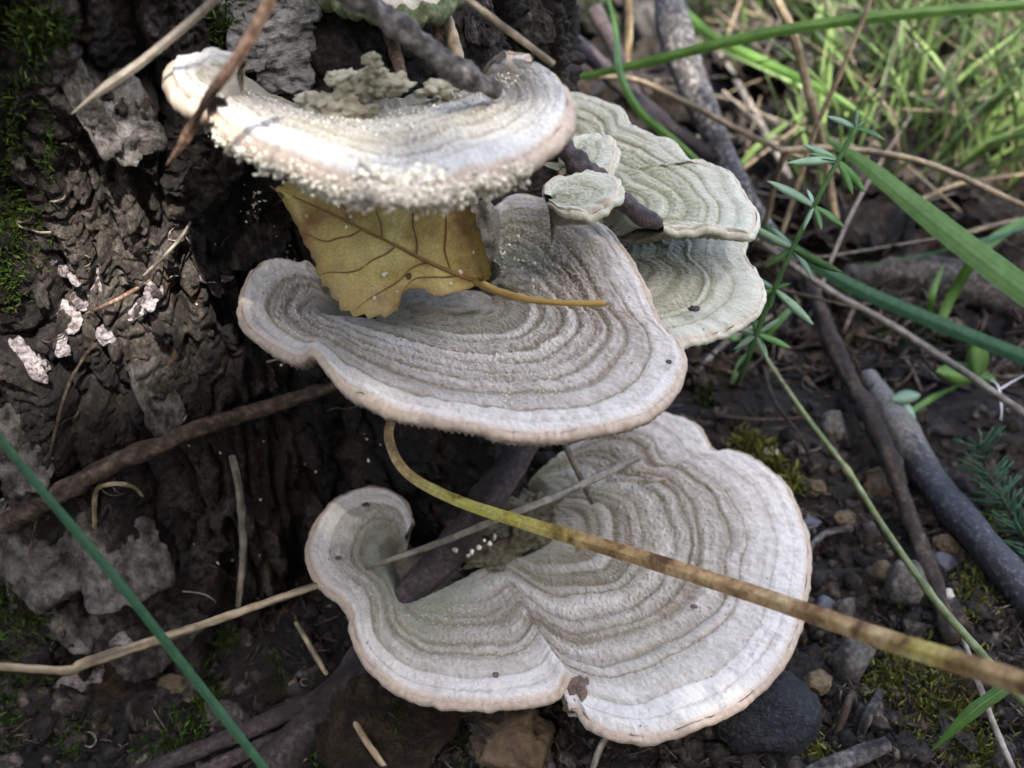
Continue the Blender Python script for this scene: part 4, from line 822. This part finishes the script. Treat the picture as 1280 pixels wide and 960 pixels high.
# ------------------------------------------------------------------ whorled herb
def leaflet(mb, p, d, nrm, L, W, a=0., bend=.15):
    d = d / np.linalg.norm(d); s = np.cross(nrm, d); s /= np.linalg.norm(s) + 1e-9; n = np.cross(d, s)
    u = np.linspace(0, 1, 7); w_ = np.sin(math.pi * np.clip(u * .92 + .06, 0, 1)) ** .8 * W / 2
    C = p + d * (u * L)[:, None] - n * (bend * L * u ** 2)[:, None]
    V = np.stack([C - s * w_[:, None] + n * .2 * w_[:, None], C, C + s * w_[:, None] + n * .2 * w_[:, None], C - n * .00015], 1).reshape(-1, 3)
    mb.add(V, grid_faces(7, 4, True), a)
def build_herb():
    st = spline([gp(922, 478, 0), at(934, 450, .375), at(944, 422, .352), at(958, 385, .345), at(985, 322, .335), at(1015, 262, .33), at(1045, 205, .33), at(1070, 160, .33)], 80)
    b = st[0]; root = thing('whorled_herb', 'slender green herb with starry whorls of narrow leaves beside the brackets', 'plant', b)
    mb = MB(); tube(mb, np.vstack([st[::5], st[-1:]]), [.0011, .0010, .0009, .0007], 7, 60); obj('stem', mb.mesh('stem', b), M['herb'], root)
    g = np.random.default_rng(4); R3 = np.stack([RT, UP, -FW])
    near = lambda x, y: int(np.argmin(np.linalg.norm(np.cross(st - CAM, ray(x, y)), axis=1)))
    wh = [(near(947, 416), [(-140, .011), (-60, .012), (-20, .014), (35, .010), (165, .012), (100, .009), (215, .010)]), (near(974, 366), [(-45, .019), (150, .012), (205, .009), (170, .010), (-95, .008), (20, .006)]), (near(1000, 316), [(-35, .019), (-50, .014), (155, .020), (215, .012), (130, .010)]),
          (near(1026, 264), [(150, .018), (-35, .013), (-120, .009), (-75, .009), (100, .007)]), (near(1056, 204), [(-38, .018), (-55, .014), (183, .017), (150, .013), (165, .010)]), (near(1068, 162), [(150, .011), (-12, .012), (95, .006), (45, .005)])]
    for i, ls in wh:
        for an, L in ls:
            mb = MB(); a = R(an); d = RT * math.cos(a) + UP * math.sin(a) + FW * g.uniform(-.5, .5)
            leaflet(mb, st[i] - b, d, -FW + g.normal(0, .3, 3), L * .9, L * .12 + .0008, g.uniform(-1, 1)); obj('leaf', mb.mesh('leaf'), M['herb_under'] if g.random() < .6 else M['herb'], root)
build_herb()
def small_plant(name, label, stems, m, cat='plant'):
    b = stems[0][0]; root = thing(name, label, cat, b)
    for P0, tip, L, W, d in stems:
        mb = MB(); tube(mb, [P0 - b, (P0 + tip) / 2 - b + np.array([0, 0, .002]), tip - b], [.0005, .0004], 6, 12); obj('stem', mb.mesh('stem'), M['herb'], root)
        mb = MB(); leaflet(mb, tip - b, d, -FW + UP * .4, L, W, bend=.05); obj('leaf', mb.mesh('leaf'), M[m], root)
q0 = gp(1222, 470, .03)
small_plant('clover', 'bright green seedling with two rounded leaves by the long grey straw', [(gp(1225, 475, .004), q0, .017, .0105, -RT * .95 + UP * .12), (gp(1225, 475, .004), q0, .016, .0100, -RT * .05 + UP), (gp(1225, 475, .004), q0, .008, .005, RT - UP * .2)], 'blade')
q1 = gp(920, 425, .02)
small_plant('seedling', 'little leafy seedling at the foot of the whorled herb', [(gp(930, 432, .004), q1, .011, .006, -RT * .3 + UP * .2), (gp(930, 432, .004), q1 + RT * .004, .009, .005, RT * .8 + UP * .3)], 'herb')
q2 = gp(1115, 500, .018)
small_plant('seedling', 'pale bluish seedling leaf resting on the pale end of the fallen branch', [(gp(1115, 505, .012), q2, .013, .007, RT * .6 - UP * .5), (gp(1115, 505, .012), q2, .012, .006, RT * .5 + UP * .1)], 'herb_under')
# spruce-like needled seedling
def needles():
    b = gp(1300, 690, 0); st = spline([gp(1310, 720, .004), gp(1262, 640, .02), gp(1235, 590, .03), gp(1225, 560, .035)], 40)
    root = thing('needled_seedling', 'small dark green needled seedling at the edge of the bare soil', 'plant', b)
    mb = MB(); tube(mb, st[::4] - b, [.0009, .0006], 6, 40); obj('stem', mb.mesh('stem'), M['twig_brown'], root)
    g = np.random.default_rng(9)
    for k in range(110):
        i = g.integers(0, 40); T = st[min(39, i + 1)] - st[max(0, i - 1)]; T /= np.linalg.norm(T)
        d = g.normal(size=3); d -= T * (d @ T); d = d / np.linalg.norm(d) + T * .7; d /= np.linalg.norm(d)
        mb = MB(); tube(mb, [st[i] - b, st[i] - b + d * g.uniform(.008, .013)], [.0004, .00025], 5, 4); obj('needle', mb.mesh('needle'), M['blade_blue'], root)
needles()
# plume of white fluff
def fluff():
    c = gp(1249, 487, .03); mb = MB()
    for dx, dy in ((32, -18), (2, 38), (-10, -12), (14, -8)): tube(mb, [c, at(1249 + dx * .5 + 2, 487 + dy * .6, np.linalg.norm(c - CAM)), at(1249 + dx, 487 + dy, np.linalg.norm(c - CAM))], [.0005, .0003, .0002], 5, 12)
    tube(mb, [c, gp(1252, 492, 0)], [.0003, .0003], 5, 4)
    tag(obj('seed_fluff', mb.mesh('seed_fluff', c), mat('fluff', [(.3, (.6, .6, .6)), (.7, (.8, .8, .8))], 300, .7, 0), loc=c), 'forked wisp of white seed fluff caught on the long straw', 'fluff')
fluff()
def seedhead():
    b = gp(1195, 200, .02); root = thing('flowering_grass', 'blurred pinkish grass seed head among the green blades', 'seed head', b)
    st = [b, gp(1192, 140, .09), gp(1200, 80, .13), gp(1222, 50, .145)]
    mb = MB(); tube(mb, np.array(st) - b, [.0009, .0008, .0006], 6, 30); obj('stem', mb.mesh('stem'), M['straw'], root)
    g = np.random.default_rng(2); sp = spline(st[1:], 20)
    pk = mat('seed_pink', [(.3, (.42, .28, .24)), (.7, (.62, .47, .42))], 400, .7, .4, .0004, 900)
    for x, y in ((1172, 117), (1188, 90), (1194, 82), (1203, 72), (1212, 62), (1222, 54), (1183, 100), (1140, 62)):
        mb = MB(); blob(mb, gp(x, y, .10) - b, .0040, int(x), .3, 2, 2, (.8, .8, 1.4)); obj('spikelet', mb.mesh('spikelet'), pk, root)
seedhead()

# ------------------------------------------------------------------ stones
STN = [(280, 902, 52, 34, 'stone', 'grey brown stone lying beside the dark roots'), (640, 935, 92, 80, 'clod', 'brown rotten earthy lump under the lowest bracket'), (955, 905, 120, 120, 'stone_black', 'coal black rough stone beneath the rim of the lowest bracket'),
  (1020, 857, 32, 28, 'stone_tan', 'tan angular pebble beside the black stone'), (1066, 832, 40, 66, 'stone', 'tall grey pebble leaning among the moss'), (1040, 540, 34, 40, 'stone', 'dull greenish pebble half sunk in the dark soil'), (1130, 740, 50, 66, 'stone', 'mottled grey stone under the jointed grass stalk'),
  (962, 572, 24, 20, 'stone_pale', 'small cream pebble beside the yellow moss'), (1017, 612, 22, 24, 'stone_tan', 'small brown pebble in the dark soil'), (1182, 684, 28, 26, 'stone_tan', 'small tan pebble beside the black end of the branch'), (1180, 752, 26, 28, 'stone_pale', 'round pale pebble touching the grass stalk'),
  (1030, 760, 26, 22, 'stone_blue', 'small slate grey pebble beside the bracket rim'), (1053, 768, 30, 34, 'stone', 'cone shaped grey pebble under the long dry blade'), (1100, 610, 48, 34, 'stone_tan', 'flat ochre pebble under the brown twig'), (1010, 655, 30, 18, 'stone_blue', 'dark bluish pebble near the bracket rim'), (1100, 720, 22, 30, 'stone_tan', 'narrow brown pebble under the brown twig'),
  (1055, 650, 24, 20, 'stone_tan', 'rounded ochre pebble near the curved twig'), (1175, 705, 30, 24, 'stone_blue', 'dark wet pebble under the brown twig'), (220, 860, 40, 26, 'stone_tan', 'brownish clod at the trunk foot'), (530, 925, 26, 18, 'stone', 'little grey pebble by the brown leaf')]
M['clod'] = mat('clod', [(.3, (.06, .035, .018)), (.6, (.16, .11, .065)), (.8, (.25, .19, .12))], 200, .9, 1, .002, 500, .2)
M['stone_pale'] = mat('stone_pale', [(.3, (.28, .26, .21)), (.7, (.48, .45, .38))], 160, .7, .6, .0006, 900, .2)
M['stone_blue'] = mat('stone_blue', [(.3, (.035, .037, .045)), (.7, (.12, .125, .14))], 160, .5, .6, .0006, 900, .2, spec=.5)
for k, (x, y, wx, hy, m, lab) in enumerate(STN):
    c, n = hit(x, y, 'ground'); d = np.linalg.norm(c - CAM); rx = wx * d / FPX / 2; rz = hy * d / FPX / 2
    mb = MB(); blob(mb, (0, 0, rz * .35), 1., 800 + k, .22 if m != 'clod' else .4, 1.5 if m != 'clod' else 2.6, 4, (rx * 1.08, (rx + rz) / 2, rz * .95), rot=rotm((0, 0, 1), random.uniform(-.4, .4)), faceted=.35 if m not in ('clod', 'stone_black') else .15)
    tag(obj('stone' if m != 'clod' else 'earth_clod', mb.mesh('stone'), M[m], loc=c), lab, 'stone' if m != 'clod' else 'clod')
g = np.random.default_rng(88)
peb = []
for k in range(5):
    mb = MB(); blob(mb, (0, 0, .2), 1., 900 + k, .22, 1.5, 3, (1, .8, .7), faceted=.35); peb.append(mb.mesh('pebble'))
for k in range(90):
    x, y = g.uniform(880, 1275), g.uniform(440, 955)
    if k > 62: x, y = g.uniform(150, 800), g.uniform(840, 955)
    c, n = hit(x, y, 'ground'); o = bpy.data.objects.new('pebble', peb[k % 5]); col.objects.link(o); o.location = c; r_ = g.uniform(.0011, .0028); o.scale = (r_,) * 3; o.rotation_euler = (0, 0, g.uniform(0, 6.28))
    o.material_slots  # shared mesh keeps the mesh's material
    tag(o, 'tiny dull pebble half sunk in the dark soil', 'pebble', 'tiny pebbles in the soil')
for k, me in enumerate(peb): me.materials.append(M[('stone', 'stone_tan', 'stone_blue', 'stone', 'clod')[k]])

# ------------------------------------------------------------------ dead leaves
def leaf_mesh(seed, curl=.35, jag=.12, nl=22, nw=9):
    g = np.random.default_rng(seed); u = np.linspace(0, 1, nl); wd = np.sin(math.pi * np.clip(u, .01, .985) ** .8) ** .75 * .36 * (1 + jag * g.normal(size=nl))
    f = np.linspace(-1, 1, nw); X = u[:, None] - .5 + 0 * f; Y = wd[:, None] * f[None]
    k1, k2 = g.uniform(.4, 1.2) * curl, g.uniform(-.6, .8) * curl
    Z = k1 * Y ** 2 * 3 + k2 * (X ** 2) * 1.2 + .05 * fbm(np.stack([X * 5, Y * 6, X * 0 + seed], -1), 3, seed) - .03 * np.abs(np.cos(f * 1.57))[None] ** 12
    T = np.stack([X, Y, Z], -1); V = np.concatenate([T.reshape(-1, 3), (T - [0, 0, .012]).reshape(-1, 3)]); off = nl * nw
    ring = np.concatenate([np.arange(nw), np.arange(1, nl) * nw + nw - 1, (nl - 1) * nw + np.arange(nw - 1)[::-1], np.arange(1, nl - 1)[::-1] * nw])
    F = np.vstack([grid_faces(nl, nw), grid_faces(nl, nw)[:, ::-1] + off, np.stack([ring, np.roll(ring, -1), np.roll(ring, -1) + off, ring + off], 1)])
    mb = MB(); mb.add(V, F); tube(mb, [(.5, 0, Z[-1, nw // 2]), (.62, .03, Z[-1, nw // 2] + .02), (.74, .10, Z[-1, nw // 2])], [.014, .010], 5, 8)
    return mb
def dead_leaf(lab, x, y, L, rot, m, seed, lift=.004, tilt=(0, 0), group=None, curl=.35):
    c, n = hit(x, y, 'ground', lift); me = leaf_mesh(seed, curl).mesh('dead_leaf')
    o = obj('dead_leaf', me, M[m], loc=c); o.scale = (L,) * 3; o.rotation_euler = (tilt[0], tilt[1], rot); return tag(o, lab, 'leaf', group)
dead_leaf('brown rotting leaf lying under the front of the lowest bracket', 500, 905, .052, .5, 'dead_leaf', 1, .006)
dead_leaf('small reddish dead leaf scrap on the soil by the trunk foot', 345, 862, .014, .8, 'dead_leaf', 2, .003)
dead_leaf('folded dead leaf at the trunk foot under the pale straw', 140, 870, .035, 2.4, 'dead_leaf', 3, .006)
dead_leaf('torn tan leaf scrap beneath the scar of the lowest bracket', 610, 895, .020, 1.9, 'dead_leaf_grey', 4, .008)
dead_leaf('orange dead leaf lying in the far grass', 1145, 145, .045, .3, 'dead_orange' if 'dead_orange' in M else 'dead_leaf', 5, .02)
dead_leaf('reddish curled leaf behind the kinked tan straw', 975, 250, .035, 1.2, 'dead_leaf', 6, .01)
dead_leaf('brown curled leaf touching the whitened branch', 925, 95, .06, 2.0, 'dead_leaf', 7, .02, (.3, .2))
dead_leaf('crumpled pale leaf scrap beside the tall grey pebble', 1000, 835, .018, .4, 'dead_leaf_grey', 8, .004)
g = np.random.default_rng(31); DL = [leaf_mesh(40 + k, .5).mesh('litter_leaf') for k in range(6)]
for k, me in enumerate(DL): me.materials.append(M['dead_leaf_grey'] if k % 3 else M['dead_leaf'])
for k in range(220):
    x, y = g.uniform(690, 1279), g.uniform(-20, 330) if k < 180 else g.uniform(330, 960)
    if y < 330 and x < 950 and y > 100 + (x - 700) * .7: continue
    c, n = hit(x, y, 'ground', .004); o = bpy.data.objects.new('litter_leaf', DL[k % 6]); col.objects.link(o); o.location = c
    L = g.uniform(.03, .06) if y < 330 else g.uniform(.006, .014)
    o.scale = (L,) * 3; o.rotation_euler = (g.uniform(-.6, .6), g.uniform(-.6, .6), g.uniform(0, 6.28))
    tag(o, 'dull grey brown dead leaf in the litter behind the brackets' if y < 330 else 'tiny brown leaf scrap on the bare soil', 'leaf', 'dead leaves in the litter' if y < 330 else 'leaf scraps on the soil')

# ------------------------------------------------------------------ litter fragments, grass, moss
g = np.random.default_rng(3); mb = MB()
for k in range(5200):
    if k < 2600: c = gp(g.uniform(300, 1290), g.uniform(380, 975), .0012) if k % 2 else gp(g.uniform(0, 1290), g.uniform(620, 975), .0012)
    else: c = gp(g.uniform(690, 1290), g.uniform(-30, 480), .003)
    r_ = g.uniform(.0006, .0022) if k < 2600 else g.uniform(.0012, .006)
    if k % 3: 
        d = g.normal(size=3) * [1, 1, .25]; d /= np.linalg.norm(d); tube(mb, [c - d * r_ * g.uniform(2, 5), c + g.normal(0, r_ * .4, 3), c + d * r_ * 3], [r_ * .14, r_ * .2, r_ * .08], 5, 5, a=g.uniform(-1, 1))
    else:
        V = np.array([[-1, -.6, 0], [.2, -.8, .3], [1, 0, 0], [.3, .7, -.2], [-.8, .5, .25], [0, 0, .35]]) * g.uniform(.7, 1.3, (6, 3)) * r_ * 1.3
        V = V @ rrot(g).T; V2 = V - V.mean(0) * 0 - np.array([0, 0, r_ * .12])
        F = [[0, 1, 5, 5], [1, 2, 5, 5], [2, 3, 5, 5], [3, 4, 5, 5], [4, 0, 5, 5]]; mb.add(np.vstack([V, V2]) + c, np.array(F + [[a + 6 for a in f[::-1]] for f in F]), g.uniform(-1, 1))
M['litter'] = mat('litter', [(.34, (.012, .008, .006)), (.5, (.040, .029, .021)), (.7, (.11, .088, .068))], 400, .85, .5, .0005, 900, 1.1)
tag(obj('leaf_litter', mb.mesh('leaf_litter'), M['litter']), 'crumbled leaf and twig litter covering the soil', 'litter', kind='stuff')
mb = MB(); Vi, Fi = ico(1)
for k in range(5200):
    c = gp(g.uniform(-10, 1290), g.uniform(560, 975), 0) if k % 3 else gp(g.uniform(820, 1290), g.uniform(330, 975), 0); r_ = abs(g.normal(0, .0014)) + .0004 + .0025 * (g.random() < .03)
    mb.add((Vi * (1 + .35 * g.normal(size=(len(Vi), 1))) * g.uniform(.6, 1.3, 3) * r_) + c, Fi, g.uniform(-1, 1))
M['soil_crumb'] = mat('soil_crumb', [(.34, (.004, .003, .0025)), (.52, (.018, .014, .011)), (.7, (.075, .06, .046))], 300, .8, 1, .001, 1200, 1.2)
tag(obj('soil_crumbs', mb.mesh('soil_crumbs', smooth=False), M['soil_crumb']), 'crumbly black humus clods over the bare soil', 'soil', kind='stuff')
mb = MB(); mb2 = MB(); mb3 = MB()
for k in range(2500):
    x = g.uniform(700, 1500); y = g.uniform(-260, 250)
    if y > 40 and g.random() > sstep(850, 1200, x) * .75: continue
    c = gp(x, y, 0)
    if c[1] > 2.6 or (c[0] < .1 and c[1] < .55): continue
    L = g.uniform(.05, .17); d = np.array([g.normal(0, .5), g.normal(0, .4), 1]); d /= np.linalg.norm(d); b2 = np.array([g.normal(0, .6), g.normal(0, .5), -.3]) * L
    P = [c, c + d * L * .5 + b2 * .12, c + d * L + b2 * .55]; wv = g.uniform(.0016, .0042)
    side = np.array([g.normal(), g.normal(), 0])
    (blade(mb, P, [wv * .7, wv, wv * .1], 8, .3, g.uniform(-.8, .8), side, g.uniform(-1, 1)) if g.random() < .82 else tube(mb2 if g.random() < .5 else mb3, P, [wv * .22, wv * .2, wv * .1], 5, 8, a=g.uniform(-1, 1)))
tag(obj('grass', mb.mesh('grass'), M['grass_far']), 'loose green grass growing over the far litter', 'grass', kind='stuff')
for k in range(60):
    x, y = g.uniform(720, 1300), g.uniform(-40, 330); c = gp(x, y, g.uniform(.004, .04))
    if c[0] < .08 and c[1] < .5: continue
    d = np.array([g.normal(), g.normal(), g.normal(0, .35)]); d /= np.linalg.norm(d); L = g.uniform(.03, .10); r_ = g.uniform(.0005, .0011)
    tube(mb2 if k % 2 else mb3, [c - d * L, c + g.normal(0, .004, 3), c + d * L], [r_, r_, r_ * .6], 5, 10, a=g.uniform(-1, 1))
tag(obj('dry_grass_litter', mb2.mesh('dry_grass_litter'), M['straw_grey']), 'tangled grey dry grass over the far litter', 'dry grass', kind='stuff')
tag(obj('dry_grass_litter', mb3.mesh('dry_grass_litter'), M['straw']), 'scattered tan dry stalks among the far grass', 'dry grass', kind='stuff')
def moss(label, spots, m, n=420, h=.004, which='both', rad=None):
    g = np.random.default_rng(len(label) * 7 + n); mb = MB()
    for x, y, sx, sy, nn in spots:
        for k in range(int(nn)):
            p, nr_ = hit(g.normal(x, sx), g.normal(y, sy), which); nr_ = nr_ + np.array([0, 0, .4]); nr_ /= np.linalg.norm(nr_)
            d = nr_ + g.normal(0, .35, 3); d /= np.linalg.norm(d); hh = h * g.uniform(.5, 1.2)
            for q in range(3):
                dd = d + g.normal(0, .55, 3); leaflet(mb, p + d * hh * q / 3, dd, g.normal(size=3), hh * .5, hh * .15, g.uniform(-1, 1), .2)
    b = np.mean([v.mean(0) for v in mb.V], 0)
    tag(obj('moss', mb.mesh('moss', b), M[m], loc=b), label, 'moss', kind='stuff')
moss('dark green moss tuft high on the trunk edge', [(45, 35, 16, 11, 260), (70, 45, 10, 8, 120), (20, 120, 14, 30, 60)], 'moss', h=.0045)
moss('green moss streak down the outer trunk', [(12, 190, 10, 26, 90), (14, 270, 10, 22, 150), (8, 350, 10, 22, 150), (50, 290, 5, 22, 60), (60, 180, 4, 30, 60)], 'moss', h=.003)
moss('moss creeping over the root at the trunk foot', [(20, 760, 22, 24, 200), (12, 870, 16, 28, 200), (235, 910, 16, 16, 120), (262, 880, 10, 16, 80), (200, 945, 14, 14, 70), (90, 925, 12, 20, 70), (278, 800, 10, 8, 50), (350, 850, 5, 14, 30), (495, 900, 6, 14, 40), (580, 940, 6, 12, 30), (400, 950, 20, 8, 60), (280, 25, 8, 14, 60)], 'moss', h=.005)
moss('yellowish moss cushion behind the lowest bracket', [(935, 558, 8, 6, 170), (960, 585, 9, 7, 160), (985, 605, 6, 5, 90)], 'moss_yellow', h=.007, which='ground')
moss('yellow green moss carpet among the pebbles', [(1180, 880, 30, 34, 460), (1120, 840, 22, 20, 240), (1215, 740, 16, 20, 170), (1010, 940, 12, 16, 120), (1215, 930, 20, 22, 200), (1000, 895, 12, 6, 50), (1240, 660, 20, 14, 80), (1100, 860, 16, 10, 90)], 'moss_yellow', h=.005, which='ground')
moss('bright green moss by the low dark blade', [(1130, 420, 30, 8, 240), (1060, 370, 16, 6, 70), (880, 495, 6, 8, 40)], 'moss', h=.006, which='ground')

# ------------------------------------------------------------------ unseen birch added to shade the stump, crown gaps cut for sun patches
def shade_tree():
    b = np.array([1.0, -1.9, 0.]); root = thing('added_shade_birch', 'unseen leafy birch added to shade the stump, with gaps for sun patches', 'tree', b)
    s = np.array(SUN); tgt = np.array([.0, .35, .15]); cc = tgt + s * 2.3; g = np.random.default_rng(12)
    top = cc + np.array([0, 0, .5])
    mb = MB(); tube(mb, [np.zeros(3), (0.0, -.1, .9) , (top - b) * .75, top - b], [.035, .028, .018, .008], 12, 40, .1); obj('trunk', mb.mesh('trunk'), M['birch_plate'], root)
    e1 = np.cross(s, [0, 0, 1.]); e1 /= np.linalg.norm(e1); e2 = np.cross(s, e1)
    for k in range(12):
        u = g.uniform(.45, 1); p = np.array([0, -.1, .9]) * (1 - u) + (top - b) * u; q = cc - b + e1 * g.uniform(-1.1, 1.1) + e2 * g.uniform(-1.1, 1.1)
        mb = MB(); tube(mb, [p, (p + q) / 2 + [0, 0, .06], q], [.010, .006, .002], 7, 16, .1); obj('limb', mb.mesh('limb'), M['twig_brown'], root)
    gaps = [(hp(115, 355), .010), (hp(85, 405), .008), (hp(185, 378), .003), (hp(40, 450), .004), (plane(430, 350, ZB), -.004), (plane(480, 330, ZB), -.004)] + [(plane(x, y, ZA), r) for x, y, r in ((240, 100, -.006), (290, 125, -.005), (340, 150, -.004), (390, 170, -.003), (440, 185, -.003), (485, 190, -.003), (530, 170, -.005), (560, 140, -.006), (600, 155, -.006), (620, 115, -.007), (655, 140, -.007), (680, 105, -.007), (430, 155, -.005), (490, 150, -.005))]
    GP = np.array([p for p, r in gaps]); GR = np.array([r for p, r in gaps]); mb = MB()
    for k in range(16500):
        small = k < 8000                                   # small leaves keep the sun gaps tight, coarser leaves outside
        a, c_ = g.uniform(-.42, .42, 2) if small else g.uniform(-1.15, 1.15, 2); p = cc + e1 * a + e2 * c_ + s * g.uniform(-.22, .25)
        if not small and max(abs(a), abs(c_)) < .33: continue
        L = g.uniform(.026, .038) if small else g.uniform(.045, .07)
        rel = p - GP; dist = np.linalg.norm(rel - (rel @ s)[:, None] * s, axis=1)
        if (dist < GR + L * .5).any(): continue
        if np.hypot(a, c_) > 1.15 + .1 * math.sin(9 * math.atan2(a, c_)): continue
        far = np.hypot(a - .0, c_ - .0) > .7; gy = p[1] - s[1] * p[2] / s[2]; gx = p[0] - s[0] * p[2] / s[2]
        if gy > .5 and gx > .0 and g.random() < .93: continue
        if far and g.random() < .45: continue
        n = s + g.normal(0, .45, 3); d = g.normal(size=3); d -= n * (d @ n) / (n @ n); leaflet(mb, p - b - d / np.linalg.norm(d) * L / 2, d, n, L, L * .78, g.uniform(-1, 1), .1)
    obj('crown', mb.mesh('crown'), M['blade'], root)['kind'] = 'stuff'
shade_tree()

# ------------------------------------------------------------------ unseen shrubs added to keep the low sky off the trunk
def shrubs():
    g = np.random.default_rng(21); mb = MB()
    for k in range(1500):
        a, h, r = g.uniform(0, 6.283), g.uniform(.05, 2.0), g.uniform(.25, .75) ** .7
        p = np.array([math.cos(a) * r * .95, math.sin(a) * r * .95, h]) * [1 - .3 * (h > 1.5), 1 - .3 * (h > 1.5), 1]; L = g.uniform(.09, .17)
        leaflet(mb, p, g.normal(size=3) * [1, 1, .5], np.array([0, 0, 1.]) + g.normal(0, .6, 3), L, L * .75, g.uniform(-1, 1), .1)
    crown = mb.mesh('crown'); crown.materials.append(M['blade']); stems = []
    for k in range(5):
        mb = MB(); a = k * 1.26; tube(mb, [(0, 0, -.02), (.12 * math.cos(a), .12 * math.sin(a), .7), (.4 * math.cos(a), .4 * math.sin(a), 1.7)], [.016, .012, .004], 8, 16, .1); m_ = mb.mesh('stem'); m_.materials.append(M['twig_brown']); stems.append(m_)
    for k in range(15):
        a = R(-90 + 24 * k + g.uniform(-5, 5)); d = 2.5 + g.uniform(-.2, .3)
        if 0 < math.degrees(a) % 360 < 125: continue
        x, y = d * math.cos(a), .2 + d * math.sin(a)
        root = thing('added_shade_shrub', 'dense unseen shrub added to block low sky light', 'shrub', (x, y, float(gz(x, y))), 'unseen shrubs added against low sky light'); root.rotation_euler = (0, 0, g.uniform(0, 6.28))
        o = obj('crown', crown, None, root); o['kind'] = 'stuff'
        for m_ in stems: obj('stem', m_, None, root)
shrubs()

# ------------------------------------------------------------------ fine finish: hair tufts on the caps, debris specks, rootlets
def tufts(B, seed, n, r0, r1, s0, s1):
    g = np.random.default_rng(seed); mb = MB(); P = B['P']; V, F = ico(1); k = 0
    idx_s = g.integers(int(P.shape[0] * s0), int(P.shape[0] * s1), n * 6); idx_t = g.integers(4, P.shape[1] - 4, n * 6)
    Q = P[idx_s, idx_t]; dn = fbm(Q * 55, 2, seed)
    for p in Q[dn > g.uniform(.0, .7, len(Q))][:n]:
        mb.add((V * (1 + .3 * g.normal(size=(len(V), 1))) * g.uniform(.5, 1.4, 3) * g.uniform(r0, r1)) + p - B['A'] + np.array([0, 0, r0 * .4]), F, g.uniform(-1, 1))
    o = obj('hair_tufts', mb.mesh('hair_tufts', smooth=False), M['tuft'], B['root']); o['kind'] = 'stuff'
M['tuft'] = mat('hair_tuft', [(.3, (.38, .34, .29)), (.7, (.60, .57, .52))], 900, .9, 0, vary=.5)
tufts(B_, 61, 1700, .00009, .00023, .16, .80); tufts(C_, 62, 2200, .00009, .00024, .18, .78); tufts(A_, 63, 1000, .00009, .00024, .08, .8)
for x, y, z, r, m, lab in ((868, 386, H - .1645, .0014, 'twig_dark', 'dark bark speck lying on the lower greenish bracket'), (423, 698, ZC + .001, .0010, 'scar', 'reddish brown speck on the ear lobe of the lowest bracket'), (457, 631, ZC + .0006, .0011, 'twig_dark', 'dark speck near the top of the ear lobe'),
                           (867, 758, ZC + .0008, .0010, 'scar', 'brown grain lying beside the long dry blade on the lowest bracket'), (620, 843, ZC + .0008, .0009, 'scar', 'reddish grain in the groove of the lowest bracket front'), (836, 452, ZB + .001, .0007, 'twig_dark', 'tiny dark grain on the grey bracket lobe')):
    mb = MB(); blob(mb, (0, 0, 0), 1., int(x), .35, 2, 2, (r * 1.3, r, r * .6), faceted=.3); tag(obj('debris_speck', mb.mesh('debris_speck'), M[m], loc=plane(x, y, z)), lab, 'debris')
g = np.random.default_rng(44); mb = MB(); mb2 = MB()
for k in range(95):
    x, y = (g.uniform(0, 520), g.uniform(120, 780)) if k < 55 else ((g.uniform(880, 1280), g.uniform(430, 950)) if k < 80 else (g.uniform(0, 700), g.uniform(800, 950)))
    a = g.uniform(0, 6.28); L = g.uniform(15, 55); c = g.normal(0, .5); pts = []
    for q in range(5): pts.append(hp(x, y, .0012 + .002 * (q % 2))); a += c + g.normal(0, .3); x += math.cos(a) * L / 4; y += math.sin(a) * L / 4 * .8
    d = np.linalg.norm(np.diff(pts, axis=0), axis=1)
    if d.max() > .02: continue
    r_ = g.uniform(.00016, .0004); tube(mb if k % 2 else mb2, pts, [r_, r_ * .6], 5, 20, a=g.uniform(-1, 1))
tag(obj('rootlets', mb.mesh('rootlets'), M['twig_brown']), 'wiry dark rootlets matted over bark and soil', 'rootlets', kind='stuff')
tag(obj('rootlets', mb2.mesh('rootlets'), M['straw_grey']), 'fine greyish rootlets matted over bark and soil', 'rootlets', kind='stuff')
